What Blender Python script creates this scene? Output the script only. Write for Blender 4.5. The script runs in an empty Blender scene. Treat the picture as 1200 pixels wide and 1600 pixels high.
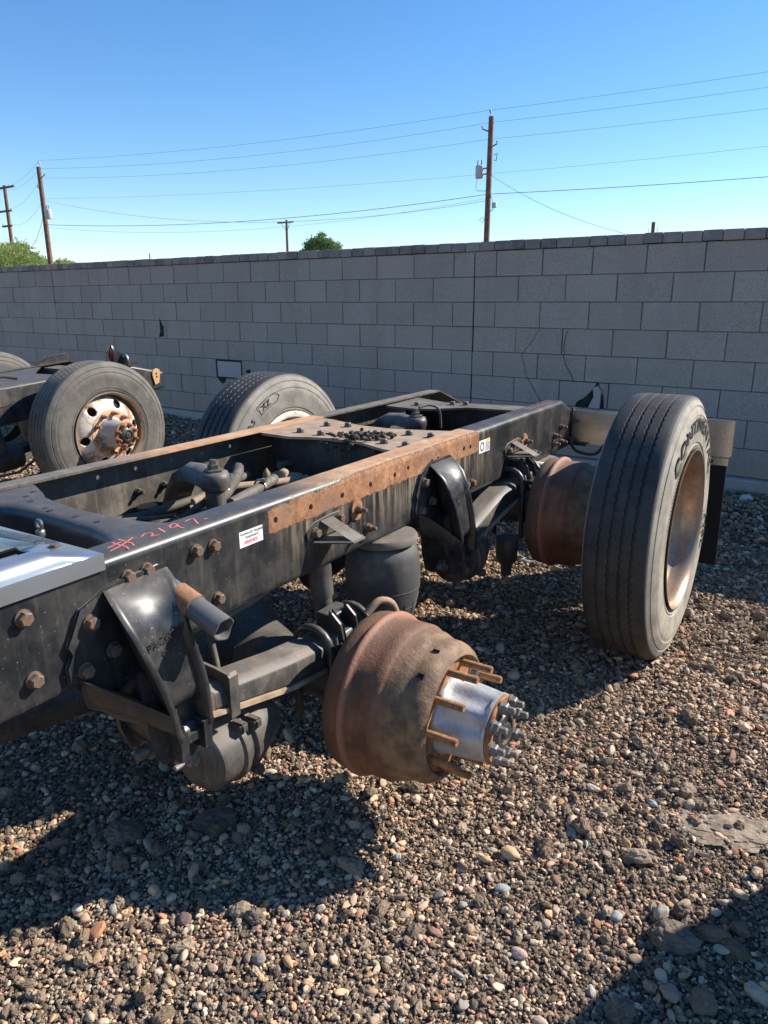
import bpy, bmesh, math, random
import numpy as np
from mathutils import Vector, Matrix
from mathutils import noise as mnoise
random.seed(7); RNG = np.random.default_rng(11)
PI = math.pi
sc = bpy.context.scene
COL = sc.collection

# ------------------------------------------------------------------ camera, sky, sun, exposure
cd = bpy.data.cameras.new('camera'); cam = bpy.data.objects.new('camera', cd); COL.objects.link(cam)
cd.sensor_fit = 'VERTICAL'; cd.sensor_height = 36; cd.lens = 36 * 1151.1 / 1600
cd.clip_start = 0.05; cd.clip_end = 3000
Rr = Vector((.81438, .58034, -.00125)); Dd = Vector((.15845, -.22442, -.96152)); Ff = Vector((-.55829, .78284, -.27472))
mw = Matrix((Rr, -Dd, -Ff)).transposed().to_4x4(); mw.translation = Vector((3.1578, -5.7453, 1.3997))
cam.matrix_world = mw
sc.camera = cam

EXv = Vector((-.046185, .998888, .0095)); SVv = Vector((.998904, .04611, .008)); UPv = SVv.cross(EXv)
TO_SUN = (1.08 * EXv + .92 * SVv + 1.0 * UPv).normalized()
SUN_EL = math.asin(TO_SUN.z); SUN_AZ = math.atan2(TO_SUN.x, TO_SUN.y)
w = bpy.data.worlds.new('World'); sc.world = w; w.use_nodes = True
wn = w.node_tree.nodes; wl = w.node_tree.links
sky = wn.new('ShaderNodeTexSky'); sky.sky_type = 'NISHITA'; sky.sun_disc = False
sky.sun_elevation = SUN_EL; sky.sun_rotation = SUN_AZ; sky.altitude = 350; sky.air_density = 1.0; sky.dust_density = 0.0; sky.ozone_density = 2.2
hs = wn.new('ShaderNodeHueSaturation'); hs.inputs['Saturation'].default_value = 1.27; hs.inputs['Hue'].default_value = .5
ti = wn.new('ShaderNodeMix'); ti.data_type = 'RGBA'; ti.blend_type = 'MULTIPLY'; ti.inputs[0].default_value = 1; ti.inputs[7].default_value = (.98, .97, 1.02, 1)
wl.new(sky.outputs[0], hs.inputs['Color']); wl.new(hs.outputs[0], ti.inputs[6]); wl.new(ti.outputs[2], wn['Background'].inputs['Color']); wn['Background'].inputs['Strength'].default_value = 0.105
sd = bpy.data.lights.new('sun', 'SUN'); so = bpy.data.objects.new('sun', sd); COL.objects.link(so)
sd.energy = 5.0; sd.angle = math.radians(.53); sd.color = (1, .93, .83)
so.rotation_euler = TO_SUN.to_track_quat('Z', 'Y').to_euler()
sc.view_settings.view_transform = 'Standard'; sc.view_settings.look = 'None'
sc.view_settings.exposure = 0.86; sc.view_settings.gamma = 1; sc.view_settings.use_curve_mapping = False
sc.render.engine = 'CYCLES'

# ------------------------------------------------------------------ material helpers
class G:
    def __init__(s, name):
        s.m = bpy.data.materials.new(name); s.m.use_nodes = True; s.t = s.m.node_tree; s.n = s.t.nodes
        s.b = s.n['Principled BSDF']; s.tc = s.n.new('ShaderNodeTexCoord'); s.co = s.tc.outputs['Object']
    def put(s, node, i, v):
        if v is None: return
        if isinstance(v, bpy.types.NodeSocket): s.t.links.new(v, node.inputs[i])
        else:
            if isinstance(v, (tuple, list)) and node.inputs[i].type == 'RGBA' and len(v) == 3: v = (*v, 1)
            node.inputs[i].default_value = v
    def noise(s, scale, detail=4, rough=.6, vec=None, dist=0):
        n = s.n.new('ShaderNodeTexNoise'); s.put(n, 'Scale', scale); s.put(n, 'Detail', detail); s.put(n, 'Roughness', rough); s.put(n, 'Distortion', dist)
        s.put(n, 'Vector', vec or s.co); return n.outputs['Fac']
    def vor(s, scale, vec=None, feature='F1', out='Distance'):
        n = s.n.new('ShaderNodeTexVoronoi'); n.feature = feature; s.put(n, 'Scale', scale); s.put(n, 'Vector', vec or s.co); return n.outputs[out]
    def math(s, op, a, b=None, c=None, clamp=False):
        n = s.n.new('ShaderNodeMath'); n.operation = op; n.use_clamp = clamp
        s.put(n, 0, a); s.put(n, 1, b); s.put(n, 2, c); return n.outputs[0]
    def ss(s, v, a, b):   # smoothstep a..b
        n = s.n.new('ShaderNodeMapRange'); n.interpolation_type = 'SMOOTHSTEP'
        s.put(n, 0, v); s.put(n, 1, a); s.put(n, 2, b); return n.outputs[0]
    def mix(s, f, a, b):
        n = s.n.new('ShaderNodeMix'); n.data_type = 'RGBA'; s.put(n, 0, f); s.put(n, 6, a); s.put(n, 7, b); return n.outputs[2]
    def mixf(s, f, a, b):
        n = s.n.new('ShaderNodeMix'); n.data_type = 'FLOAT'; s.put(n, 0, f); s.put(n, 2, a); s.put(n, 3, b); return n.outputs[0]
    def mapv(s, scale, vec=None):
        n = s.n.new('ShaderNodeMapping'); s.put(n, 'Vector', vec or s.co); n.inputs['Scale'].default_value = scale; return n.outputs[0]
    def xyz(s, vec=None):
        n = s.n.new('ShaderNodeSeparateXYZ'); s.put(n, 0, vec or s.co); return n.outputs
    def geo(s, k='Normal'): return s.n.new('ShaderNodeNewGeometry').outputs[k]
    def attr(s, name, typ='GEOMETRY', out='Color'):
        n = s.n.new('ShaderNodeAttribute'); n.attribute_name = name; n.attribute_type = typ; return n.outputs[out]
    def rnd(s): return s.n.new('ShaderNodeObjectInfo').outputs['Random']
    def hsv(s, c, h=.5, sa=1, v=1):
        n = s.n.new('ShaderNodeHueSaturation'); s.put(n, 0, h); s.put(n, 1, sa); s.put(n, 2, v); s.put(n, 4, c); return n.outputs[0]
    def bump(s, h, dist=.002, strength=1, normal=None):
        n = s.n.new('ShaderNodeBump'); s.put(n, 'Height', h); s.put(n, 'Distance', dist); s.put(n, 'Strength', strength); s.put(n, 'Normal', normal)
        return n.outputs[0]
    def fin(s, col, rough=.5, metal=0, normal=None, spec=None, coat=None):
        s.put(s.b, 'Base Color', col); s.put(s.b, 'Roughness', rough); s.put(s.b, 'Metallic', metal); s.put(s.b, 'Normal', normal)
        if spec is not None: s.put(s.b, 'Specular IOR Level', spec)
        if coat is not None: s.put(s.b, 'Coat Weight', coat)
        return s.m

RUST_D = (.095, .035, .016); RUST_M = (.23, .085, .032); RUST_L = (.42, .19, .075); DUST = (.24, .20, .155)

def rust_color(g, sc_=30):
    n1 = g.noise(sc_, 8, .7); n2 = g.noise(sc_ * 4, 4, .6)
    c = g.mix(g.ss(n1, .4, .62), RUST_D, RUST_M); return g.mix(g.math('MULTIPLY', g.ss(n2, .5, .75), g.ss(n1, .45, .6)), c, RUST_L)

def up_mask(g, a=.35, b=.95):
    return g.ss(g.xyz(g.geo('Normal'))[2], a, b)

def mat_paint(name, base=(.012, .013, .015), rough=.33, dust=.5, rustspots=.15, frame=0, dusty=0.):
    g = G(name)
    n1 = g.noise(9, 6, .65); n2 = g.noise(60, 5, .7); st = g.noise(1, 5, .7, g.mapv((55, 55, 5)))
    x, y, z = g.xyz()
    d = g.math('MULTIPLY', g.math('ADD', g.ss(n1, .35, .75), g.math('MULTIPLY', g.ss(st, .5, .75), .7)), .33 * dust)
    d = g.math('ADD', d, g.math('MULTIPLY', up_mask(g), .28 * dust))
    d = g.math('ADD', d, dusty)
    d = g.math('MULTIPLY', d, g.math('ADD', .75, g.math('MULTIPLY', n2, .5)), clamp=True)
    c = g.mix(d, base, DUST); r = g.mixf(d, rough, .8)
    sp = g.ss(g.noise(160, 2, .5), .70, .74); c = g.mix(g.math('MULTIPLY', sp, .5), c, (.35, .33, .3))
    h = g.math('MULTIPLY', n2, .15)
    rm = g.math('MULTIPLY', g.ss(g.noise(14, 8, .75), .70 - .2 * rustspots, .76 - .2 * rustspots), 1.0)
    rm = g.math('MULTIPLY', rm, min(1, rustspots * 4))
    if frame:
        nz = g.math('SUBTRACT', g.noise(22, 8, .75), .5); nz2 = g.math('SUBTRACT', g.noise(5, 4, .6), .5)
        # patch on the outer face where a fish plate used to sit
        def box(v, a, b, so_): return g.math('MULTIPLY', g.ss(v, a - so_, a + so_), g.ss(v, b + so_, b - so_))
        vy = g.math('ADD', y, g.math('MULTIPLY', nz, .02)); vz = g.math('ADD', z, g.math('ADD', g.math('MULTIPLY', nz, .034), g.math('MULTIPLY', g.math('SUBTRACT', g.noise(75, 6, .8), .5), .02)))
        web = box(vy, -.905, .362, .003)
        top = g.math('ADD', g.math('MULTIPLY', g.ss(vy, -.35, -.88), -.016), .012)
        web = g.math('MULTIPLY', web, g.math('MULTIPLY', g.ss(vz, -.083, -.078), g.ss(g.math('ADD', vz, g.math('MULTIPLY', nz2, .03)), g.math('ADD', top, -.008), g.math('ADD', top, -.014))))
        outer = g.ss(x, -.012, -.008) if frame == 1 else 0.0
        web = g.math('MULTIPLY', web, outer) if frame == 1 else 0.0
        # orange dust worn into the top flange
        fl = g.math('MULTIPLY', g.ss(g.math('ADD', y, g.math('MULTIPLY', nz2, .25)), -.86, -.45), g.ss(g.math('ADD', vy, g.math('MULTIPLY', nz2, .05)), .36, .34))
        fl = g.math('MULTIPLY', fl, g.ss(z, -.006, .001))
        edge = g.math('ADD', x, g.math('MULTIPLY', nz, .02)) if frame == 1 else None
        if frame == 1: fl = g.math('MULTIPLY', fl, g.ss(edge, -.004, -.016))
        fl = g.math('MULTIPLY', fl, g.math('ADD', .72, g.math('MULTIPLY', g.ss(g.noise(30, 6, .7), .3, .7), .28)))
        c = g.mix(fl, c, g.mix(g.ss(g.noise(12, 6, .7), .3, .7), (.42, .21, .095), (.56, .36, .21))); r = g.mixf(fl, r, .85)
        # runs below the patch
        run = g.math('MULTIPLY', g.ss(g.noise(1, 4, .7, g.mapv((1, 38, 3.0))), .42, .68), g.math('MULTIPLY', g.ss(z, -.25, -.08), g.ss(y, -.95, -.7)))
        run = g.math('MULTIPLY', run, g.math('MULTIPLY', g.ss(y, .55, .3), .85))
        if frame == 1: c = g.mix(g.math('MULTIPLY', run, outer), c, (.27, .20, .13)); r = g.mixf(g.math('MULTIPLY', run, outer), r, .75)
        if frame == 1:
            web = g.math('MULTIPLY', web, g.math('SUBTRACT', 1, g.math('MULTIPLY', g.ss(g.noise(11, 8, .8), .60, .68), .85))); rm = g.math('MAXIMUM', rm, web); h = g.math('ADD', h, g.math('MULTIPLY', web, g.math('ADD', .8, g.math('MULTIPLY', g.noise(70, 6, .75), 1.8))))
    rc = rust_color(g, 45)
    if frame: rc = g.mix(g.ss(g.noise(16, 8, .8), .42, .62), g.mix(.35, rc, (.34, .155, .07)), (.42, .21, .095)); rc = g.mix(g.ss(g.noise(45, 8, .85), .52, .62), rc, (.11, .06, .04)); rc = g.mix(g.math('MULTIPLY', g.ss(g.noise(8, 7, .75), .52, .62), .7), rc, (.13, .085, .065))
    c = g.mix(rm, c, rc); r = g.mixf(rm, r, .85)
    return g.fin(c, r, 0, g.bump(h, .0018, .7), spec=.5)

def mat_rust(name, c1, c2, rough=.8, scale=18, dust=.35, bump=.0015, tint=None):
    g = G(name); n1 = g.noise(scale, 8, .7); n2 = g.noise(scale * 5, 5, .7)
    c = g.mix(g.ss(n1, .35, .65), c1, c2); c = g.mix(g.math('MULTIPLY', g.ss(n2, .45, .7), .35), c, tint or DUST)
    c = g.mix(g.math('MULTIPLY', up_mask(g), dust * .5), c, DUST)
    return g.fin(c, rough, 0, g.bump(g.math('ADD', n1, g.math('MULTIPLY', n2, .7)), bump, .8))

def mat_plain(name, col, rough=.5, metal=0, var=.25, scale=25, bump=.0006, dust=.15):
    g = G(name); n = g.noise(scale, 6, .65); c = g.hsv(g.mix(0, col, col), .5, 1, g.math('ADD', 1 - var / 2, g.math('MULTIPLY', n, var)))
    d = g.math('MULTIPLY', g.ss(g.noise(scale * .4, 6, .7), .45, .7), dust); c = g.mix(d, c, DUST)
    return g.fin(c, g.mixf(d, rough, .8), metal, g.bump(n, bump, .6))

PAINT = mat_paint('black_frame_paint')
RAIL_NEAR = mat_paint('black_rail_paint_near', base=(.012, .014, .017), dust=.6, rough=.33, rustspots=.0, frame=1)
RAIL_FAR = mat_paint('black_rail_paint_far', dust=1.2, rustspots=.0, frame=2, dusty=.20)
CAST = mat_paint('black_cast_paint', base=(.013, .016, .021), rough=.30, dust=.7, rustspots=0)
DIRTY = mat_paint('dusty_black_paint', base=(.016, .017, .018), rough=.45, dust=1.1, rustspots=.1, dusty=.09)
UNDER = mat_paint('oily_black_metal', base=(.010, .010, .010), rough=.6, dust=.7, rustspots=.3, dusty=.04)
RUBBERH = mat_plain('hose_rubber', (.07, .062, .05), .75, 0, .5, 30, .0008, .5)
CAPM = mat_rust('brown_rubber_bush', (.10, .05, .035), (.17, .10, .07))
BOLT = mat_rust('rusty_bolt_steel', (.055, .035, .025), (.17, .10, .06), .6, 60, .2, .0006)
BOLTD = mat_rust('dark_bolt_steel', (.03, .028, .026), (.09, .075, .06), .5, 80, .3, .0005)
RUSTW = mat_rust('rust_washer', (.20, .075, .03), (.36, .16, .07), .85, 50)
STUD = mat_rust('brass_rust_stud', (.17, .065, .022), (.34, .16, .055), .7, 55, .1, .0005, (.30, .19, .07))
FLANGE = mat_rust('orange_rust_flange', (.20, .07, .022), (.40, .17, .06), .85, 30, .1)
NUT = mat_plain('zinc_nut', (.20, .185, .165), .6, .35, .5, 60, .0006, .6)
HOSEM = mat_plain('braided_hose', (.10, .088, .07), .7, 0, .5, 60, .0012, .5)
TAN = mat_rust('dusty_plate_steel', (.26, .165, .10), (.40, .29, .20), .85, 14) if 1 else mat_plain('x', (.31, .235, .17), .85, 0, .35, 20, .0008, .5)
BRASS = mat_plain('steel_fitting', (.45, .44, .40), .35, .9, .3, 60, .0004, .3)
BLACKR = mat_plain('black_rubber_flap', (.009, .009, .010), .95, 0, .3, 20, .0005, .0)
GREASE = mat_plain('dark_grease_clods', (.035, .027, .020), .85, 0, .8, 80, .003, .3)
def mat_drum():
    g = G('rusted_drum_iron'); n1 = g.noise(7, 8, .7); n2 = g.noise(55, 6, .75); n3 = g.noise(20, 5, .65)
    red = g.mix(g.ss(n1, .35, .65), (.095, .038, .020), (.25, .100, .047)); bl = g.mix(g.ss(n3, .35, .65), (.10, .058, .032), (.24, .145, .075))
    rg = g.noise(1, 4, .7, g.mapv((60, 5, 5))); red = g.mix(g.math('MULTIPLY', g.ss(rg, .5, .7), .5), red, (.06, .035, .025))
    x, y, z = g.xyz(); k = g.ss(g.math('ADD', x, g.math('MULTIPLY', n1, .12)), .36, .45)
    red = g.mix(g.math('MULTIPLY', g.ss(x, .212, .19), .75), red, (.085, .055, .035)); red = g.mix(g.math('MULTIPLY', g.math('MULTIPLY', g.ss(x, .220, .226), g.ss(x, .246, .236)), .85), red, (.30, .13, .075))
    c = g.mix(k, red, bl); c = g.mix(g.math('MULTIPLY', g.ss(n2, .55, .75), .45), c, (.24, .13, .09))
    c = g.mix(g.math('MULTIPLY', g.ss(n1, .62, .75), .5), c, (.20, .15, .10))
    c = g.mix(g.math('MULTIPLY', up_mask(g, .5, 1), .15), c, (.30, .20, .12)); n5 = g.noise(160, 3, .6)
    return g.fin(c, .66, .0, g.bump(g.math('ADD', g.math('ADD', n2, n5), g.math('MULTIPLY', n3, .5)), .0018, .8))
DRUM = mat_drum()
def mat_alu():
    g = G('cast_aluminium'); n1 = g.noise(12, 6, .65); n2 = g.noise(90, 5, .7)
    c = g.mix(g.ss(n1, .3, .7), (.50, .51, .53), (.36, .355, .34)); c = g.mix(g.math('MULTIPLY', g.ss(n2, .55, .75), .4), c, (.20, .16, .12))
    return g.fin(c, g.mixf(n1, .50, .68), .5, g.bump(n2, .0016, .9))
ALU = mat_alu()
def mat_rim():
    g = G('dirty_wheel_aluminium'); n1 = g.noise(7, 7, .7); st = g.noise(1, 4, .6, g.mapv((90, 9, 9)))
    c = g.mix(g.ss(n1, .3, .7), (.46, .35, .26), (.27, .19, .13)); c = g.mix(g.math('MULTIPLY', g.ss(g.noise(40, 5, .7), .55, .75), .5), c, (.14, .09, .06))
    return g.fin(c, g.mixf(n1, .28, .5), g.mixf(n1, .75, .35), g.bump(st, .0006, .5))
RIM = mat_rim()
def mat_disc():
    g = G('worn_white_wheel_paint'); n1 = g.noise(9, 8, .7); n2 = g.noise(40, 6, .75)
    c = g.mix(g.ss(n1, .3, .6), (.74, .71, .64), (.58, .50, .40)); rm = g.ss(g.math('ADD', n1, g.math('MULTIPLY', n2, .35)), .66, .82)
    c = g.mix(rm, c, g.mix(n2, (.22, .10, .045), (.42, .22, .10)))
    return g.fin(c, .55, .15, g.bump(n2, .0008, .6))
DISC = mat_disc()
def mat_tyre(name, side=(.40, .355, .285), tread=(.030, .028, .026)):
    g = G(name); x, y, z = g.xyz(); rr = g.math('SQRT', g.math('ADD', g.math('POWER', y, 2), g.math('POWER', z, 2)))
    n1 = g.noise(9, 6, .7); n2 = g.noise(70, 4, .6); ring = g.noise(1, 3, .6, g.mapv((1, 1, 1)))
    k = g.ss(rr, .522, .508)
    c = g.mix(k, g.mix(g.ss(n1, .3, .75), tread, tuple(v * 2.3 for v in tread)), g.mix(g.ss(n1, .3, .7), side, tuple(v * .55 for v in side)))
    c = g.mix(g.math('MULTIPLY', g.math('MULTIPLY', g.ss(n2, .5, .75), .3), k), c, (.22, .19, .15))
    return g.fin(c, g.mixf(k, .62, .72), 0, g.bump(g.math('ADD', n2, n1), .0008, .6), spec=.35)
TYRE = mat_tyre('dusty_tyre_rubber'); TYRE2 = mat_tyre('grey_tyre_rubber', (.27, .245, .205), (.026, .025, .025))
TYRE3 = mat_tyre('dark_grey_tyre_rubber', (.15, .138, .118), (.020, .020, .021))
LETTER = mat_plain('black_tyre_lettering', (.028, .027, .026), .55, 0, .3, 30)
LETTER2 = mat_plain('moulded_tyre_lettering', (.11, .10, .085), .7, 0, .3, 30)
AIRT = mat_plain('dusty_bead_plate', (.13, .11, .09), .8, 0, .5, 30, .001, .6)
AIRR = mat_plain('air_spring_rubber', (.055, .053, .05), .7, 0, .6, 14, .001, .5)
def mat_deck():
    g = G('brushed_aluminium_deck'); n1 = g.noise(4, 6, .6); st = g.noise(1, 5, .7, g.mapv((120, 6, 40)))
    c = g.mix(g.ss(n1, .3, .7), (.62, .64, .67), (.46, .46, .46)); sp = g.ss(g.noise(30, 5, .7), .66, .72); c = g.mix(g.math('MULTIPLY', sp, .6), c, (.35, .22, .13))
    c = g.mix(g.math('MULTIPLY', g.ss(n1, .5, .7), .4), c, (.40, .36, .31))
    return g.fin(c, g.mixf(n1, .26, .42), .85, g.bump(st, .0003, .5))
DECK = mat_deck()
STEEL = mat_plain('smeared_stainless', (.55, .53, .50), .26, 1.0, .4, 9, .0010, .15)
WHITE = mat_plain('sticker_white', (.78, .78, .76), .45, 0, .08, 20, 0, .06)
INK = mat_plain('sticker_ink', (.04, .04, .045), .5, 0, .05, 20, 0, 0)
RED = mat_plain('sticker_red', (.60, .05, .04), .5, 0, .05, 20, 0, 0)
YEL = mat_plain('sticker_yellow', (.75, .52, .05), .5, 0, .05, 20, 0, 0)
CRAYON = mat_plain('pink_paint_marker', (.72, .20, .16), .7, 0, .25, 60, .0004, .1)
LENS = mat_plain('red_lens', (.45, .015, .015), .18, 0, .2, 60, 0, .1)
RECESS_SHADE = mat_plain('painted_recess_shade', (.012, .011, .010), .95, 0, .3, 20)  # near-black colour that paints the shade inside holes, gaps and slots
MUFF = mat_plain('grey_exhaust_steel', (.15, .145, .14), .5, .4, .5, 25, .0006, .3)

def mat_block():
    g = G('split_grey_concrete_block'); r = g.rnd()
    g.n.new('ShaderNodeTexCoord')
    wv = g.geo('Position'); n1 = g.noise(3.0, 6, .65, wv); n2 = g.noise(95, 5, .8, wv); n3 = g.noise(22, 5, .65, wv)
    c = g.mix(r, (.345, .296, .253), (.395, .34, .29)); c = g.mix(g.math('MULTIPLY', g.ss(n1, .35, .7), .45), c, (.33, .285, .245))
    c = g.mix(g.math('MULTIPLY', g.ss(n3, .5, .75), .35), c, (.43, .395, .35))
    c = g.mix(g.math('MULTIPLY', g.ss(n2, .53, .66), .75), c, (.12, .105, .095)); c = g.mix(g.math('MULTIPLY', g.ss(n2, .46, .34), .6), c, (.62, .58, .54))
    zz = g.xyz(g.tc.outputs['Object'])[2]
    ef = g.math('MULTIPLY', g.ss(g.math('ADD', zz, g.math('MULTIPLY', n3, .07)), -.03, -.085), .22); c = g.mix(ef, c, (.50, .47, .43))
    stn = g.noise(1, 5, .65, g.mapv((2.6, 2.6, .8), wv)); c = g.mix(g.math('MULTIPLY', g.ss(stn, .45, .68), .42), c, (.29, .24, .205))
    c = g.mix(g.math('MULTIPLY', g.ss(g.xyz(wv)[2], .5, .12), .5), c, (.33, .25, .19))
    return g.fin(c, .92, 0, g.bump(g.math('ADD', n2, g.math('MULTIPLY', n3, .6)), .003, .8), spec=.25)
BLOCK = mat_block()
MORTAR = mat_plain('dark_mortar', (.13, .118, .108), .95, 0, .5, 60, .002, .2)
PALEB = mat_plain('pale_patch_block', (.40, .37, .355), .9, 0, .25, 60, .001, .1)
CAPS = None
def mat_cap():
    g = G('charcoal_cap_paver'); r = g.rnd(); wv = g.geo('Position'); n2 = g.noise(120, 4, .7, wv); n3 = g.noise(14, 5, .65, wv)
    c = g.mix(r, (.17, .145, .145), (.34, .285, .25)); c = g.mix(g.math('MULTIPLY', g.ss(n3, .45, .7), .5), c, (.40, .34, .30)); c = g.mix(g.math('MULTIPLY', g.ss(n2, .55, .7), .4), c, (.06, .055, .055))
    return g.fin(c, .9, 0, g.bump(n2, .003, .8), spec=.25)
CAPS = mat_cap()
CONC = mat_plain('footing_concrete', (.36, .33, .30), .92, 0, .5, 30, .003, .3)
WOOD = mat_rust('creosoted_pole_wood', (.13, .062, .035), (.24, .125, .075), .85, 6, .1, .004)
WIRE = mat_plain('weathered_cable', (.05, .05, .05), .6, 0, .2, 5, 0, 0)
WIRE2 = mat_plain('pale_service_cable', (.55, .55, .54), .5, 0, .1, 5, 0, 0)
TRANS = mat_plain('grey_transformer_paint', (.48, .49, .48), .45, 0, .15, 3, 0, 0)
GDUMMY=0
def mat_gravel():
    g = G('mixed_gravel'); c = g.attr('pcol', 'INSTANCER'); n = g.noise(3.5, 5, .7); n2 = g.noise(14, 4, .6)
    c = g.hsv(c, .5, 1, g.math('ADD', .72, g.math('MULTIPLY', n, .6))); c = g.mix(g.math('MULTIPLY', g.ss(n2, .5, .75), .25), c, (.20, .16, .12))
    return g.fin(c, .85, 0, g.bump(g.math('ADD', n, n2), .12, .35), spec=.2)
GRAVEL = mat_gravel()
def mat_dirt():
    g = G('dark_dirt'); n1 = g.noise(2.2, 6, .65); n2 = g.noise(60, 6, .7); n3 = g.vor(90)
    c = g.mix(g.ss(n1, .35, .7), (.10, .080, .062), (.155, .125, .097)); c = g.mix(g.math('MULTIPLY', g.ss(n2, .5, .7), .5), c, (.17, .135, .105))
    return g.fin(c, .95, 0, g.bump(g.math('ADD', n2, n3), .012, .9), spec=.2)
DIRT = mat_dirt()
def mat_stone(name, c1, c2):
    g = G(name); n = g.noise(30, 7, .7); n2 = g.noise(140, 4, .7)
    c = g.mix(g.ss(n, .35, .65), c1, c2); c = g.mix(g.math('MULTIPLY', g.ss(n2, .55, .7), .4), c, tuple(v * .5 for v in c1))
    return g.fin(c, .88, 0, g.bump(g.math('ADD', n, n2), .003, .7), spec=.3)
def mat_leaf(name, c1, c2):
    g = G(name); wv = g.geo('Position'); n = g.noise(.9, 4, .6, wv); n2 = g.attr('lv', 'GEOMETRY', 'Fac')
    c = g.mix(n2, c1, c2); c = g.hsv(c, .5, 1, g.math('ADD', .7, g.math('MULTIPLY', n, .6)))
    m = g.fin(c, .55); g.put(g.b, 'Transmission Weight', 0); g.put(g.b, 'Subsurface Weight', 0)
    tr = g.n.new('ShaderNodeBsdfTranslucent'); g.put(tr, 0, c); mx = g.n.new('ShaderNodeMixShader'); mx.inputs[0].default_value = .35
    g.t.links.new(g.b.outputs[0], mx.inputs[1]); g.t.links.new(tr.outputs[0], mx.inputs[2]); g.t.links.new(mx.outputs[0], g.n['Material Output'].inputs[0]); return m

# ------------------------------------------------------------------ mesh helpers
def ident(p): return p
class B:
    """collects primitives in (lateral, rearward, up) coordinates; build() links them as one mesh object"""
    def __init__(s, tf=None): s.bm = bmesh.new(); s.tf = tf or ident; s.mi = 0
    def V(s, p): return s.bm.verts.new(s.tf(p))
    def F(s, vs, mi=None):
        try: f = s.bm.faces.new(vs)
        except ValueError: return None
        f.material_index = s.mi if mi is None else mi; return f
    def box(s, c, d, rot=None, taper=1.0):
        vs = []
        for k in (-1, 1):
            for i, j in ((-1, -1), (1, -1), (1, 1), (-1, 1)):
                t = taper if k > 0 else 1
                p = Vector((i * d[0] / 2 * t, j * d[1] / 2 * t, k * d[2] / 2))
                if rot: p = rot @ p
                vs.append(s.V(p + Vector(c)))
        for q in ((3, 2, 1, 0), (4, 5, 6, 7), (0, 1, 5, 4), (1, 2, 6, 5), (2, 3, 7, 6), (3, 0, 4, 7)): s.F([vs[i] for i in q])
        return s
    def prism(s, pts, axis, a, b):
        """2D polygon extruded along axis 0/1/2 from a to b"""
        def mk(p, t):
            return [(t, p[0], p[1]), (p[0], t, p[1]), (p[0], p[1], t)][axis]
        A = [s.V(mk(p, a)) for p in pts]; C = [s.V(mk(p, b)) for p in pts]; n = len(pts)
        s.F(A); s.F(C[::-1])
        for i in range(n): s.F([A[i], A[(i + 1) % n], C[(i + 1) % n], C[i]])
        return s
    def loft(s, rings, closed=True, caps=True):
        R_ = [[s.V(p) for p in r] for r in rings]; n = len(R_[0])
        for a, b in zip(R_, R_[1:]):
            for i in range(n if closed else n - 1): s.F([a[i], a[(i + 1) % n], b[(i + 1) % n], b[i]])
        if caps and closed: s.F(R_[0][::-1]); s.F(R_[-1])
        return s
    def lathe(s, prof, c=(0, 0), n=48, axis=0, caps=False, hexa=False):
        """profile [(along, radius)]; axis 0 = lateral, 1 = rearward, 2 = up; c = the two other coordinates"""
        rings = []
        for x, r in prof:
            ring = []
            for k in range(n):
                a = 2 * PI * k / n; p, q = c[0] + r * math.cos(a), c[1] + r * math.sin(a)
                ring.append([(x, p, q), (p, x, q), (p, q, x)][axis])
            rings.append(ring)
        return s.loft(rings, True, caps)
    def tube(s, path, r, n=8, caps=True):
        P_ = [Vector(p) for p in path]; rings = []; prev = None
        for i, p in enumerate(P_):
            t = (P_[min(i + 1, len(P_) - 1)] - P_[max(i - 1, 0)]).normalized()
            ref = prev if prev is not None else (Vector((0, 0, 1)) if abs(t.z) < .9 else Vector((1, 0, 0)))
            a = (ref - t * ref.dot(t)).normalized(); b = t.cross(a); prev = a
            rr = r[i] if isinstance(r, (list, tuple)) else r
            rings.append([tuple(p + a * rr * math.cos(2 * PI * k / n) + b * rr * math.sin(2 * PI * k / n)) for k in range(n)])
        return s.loft(rings, True, caps)
    def bevel(s, w_, seg=1, ang=30):
        s.bm.normal_update()
        es = [e for e in s.bm.edges if len(e.link_faces) == 2 and e.calc_face_angle(0) > math.radians(ang)]
        bmesh.ops.bevel(s.bm, geom=es, offset=w_, segments=seg, affect='EDGES', clamp_overlap=True); return s
    def mesh(s, name='m', smooth=35):
        bmesh.ops.recalc_face_normals(s.bm, faces=s.bm.faces)
        for f in s.bm.faces: f.smooth = smooth > 0
        if 0 < smooth < 180:
            s.bm.normal_update()
            for e in s.bm.edges:
                if len(e.link_faces) == 2 and e.calc_face_angle(0) > math.radians(smooth): e.smooth = False
        me = bpy.data.meshes.new(name); s.bm.to_mesh(me); s.bm.free(); return me
    def build(s, name, mat, parent=None, smooth=35, loc=None):
        return link(name, s.mesh(name, smooth), mat, parent, loc)

def link(name, me, mat, parent=None, loc=None):
    if mat is not None and not me.materials:
        for m in (mat if isinstance(mat, (list, tuple)) else [mat]): me.materials.append(m)
    o = bpy.data.objects.new(name, me); COL.objects.link(o)
    if parent is not None: o.parent = parent
    if loc is not None: o.location = loc
    return o
def tag(o, label=None, cat=None, group=None, kind=None):
    if label: o['label'] = label
    if cat: o['category'] = cat
    if group: o['group'] = group
    if kind: o['kind'] = kind
    return o
def thing(name, loc, label, cat, group=None, rot=None):
    o = bpy.data.objects.new(name, None); COL.objects.link(o); o.location = loc; o.empty_display_size = .2
    if rot is not None: o.rotation_euler = rot
    return tag(o, label, cat, group)
def copy_tree(o, parent=None):
    c = o.copy(); COL.objects.link(c)
    if parent is not None: c.parent = parent
    for ch in list(o.children): copy_tree(ch, c)
    return c

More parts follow.
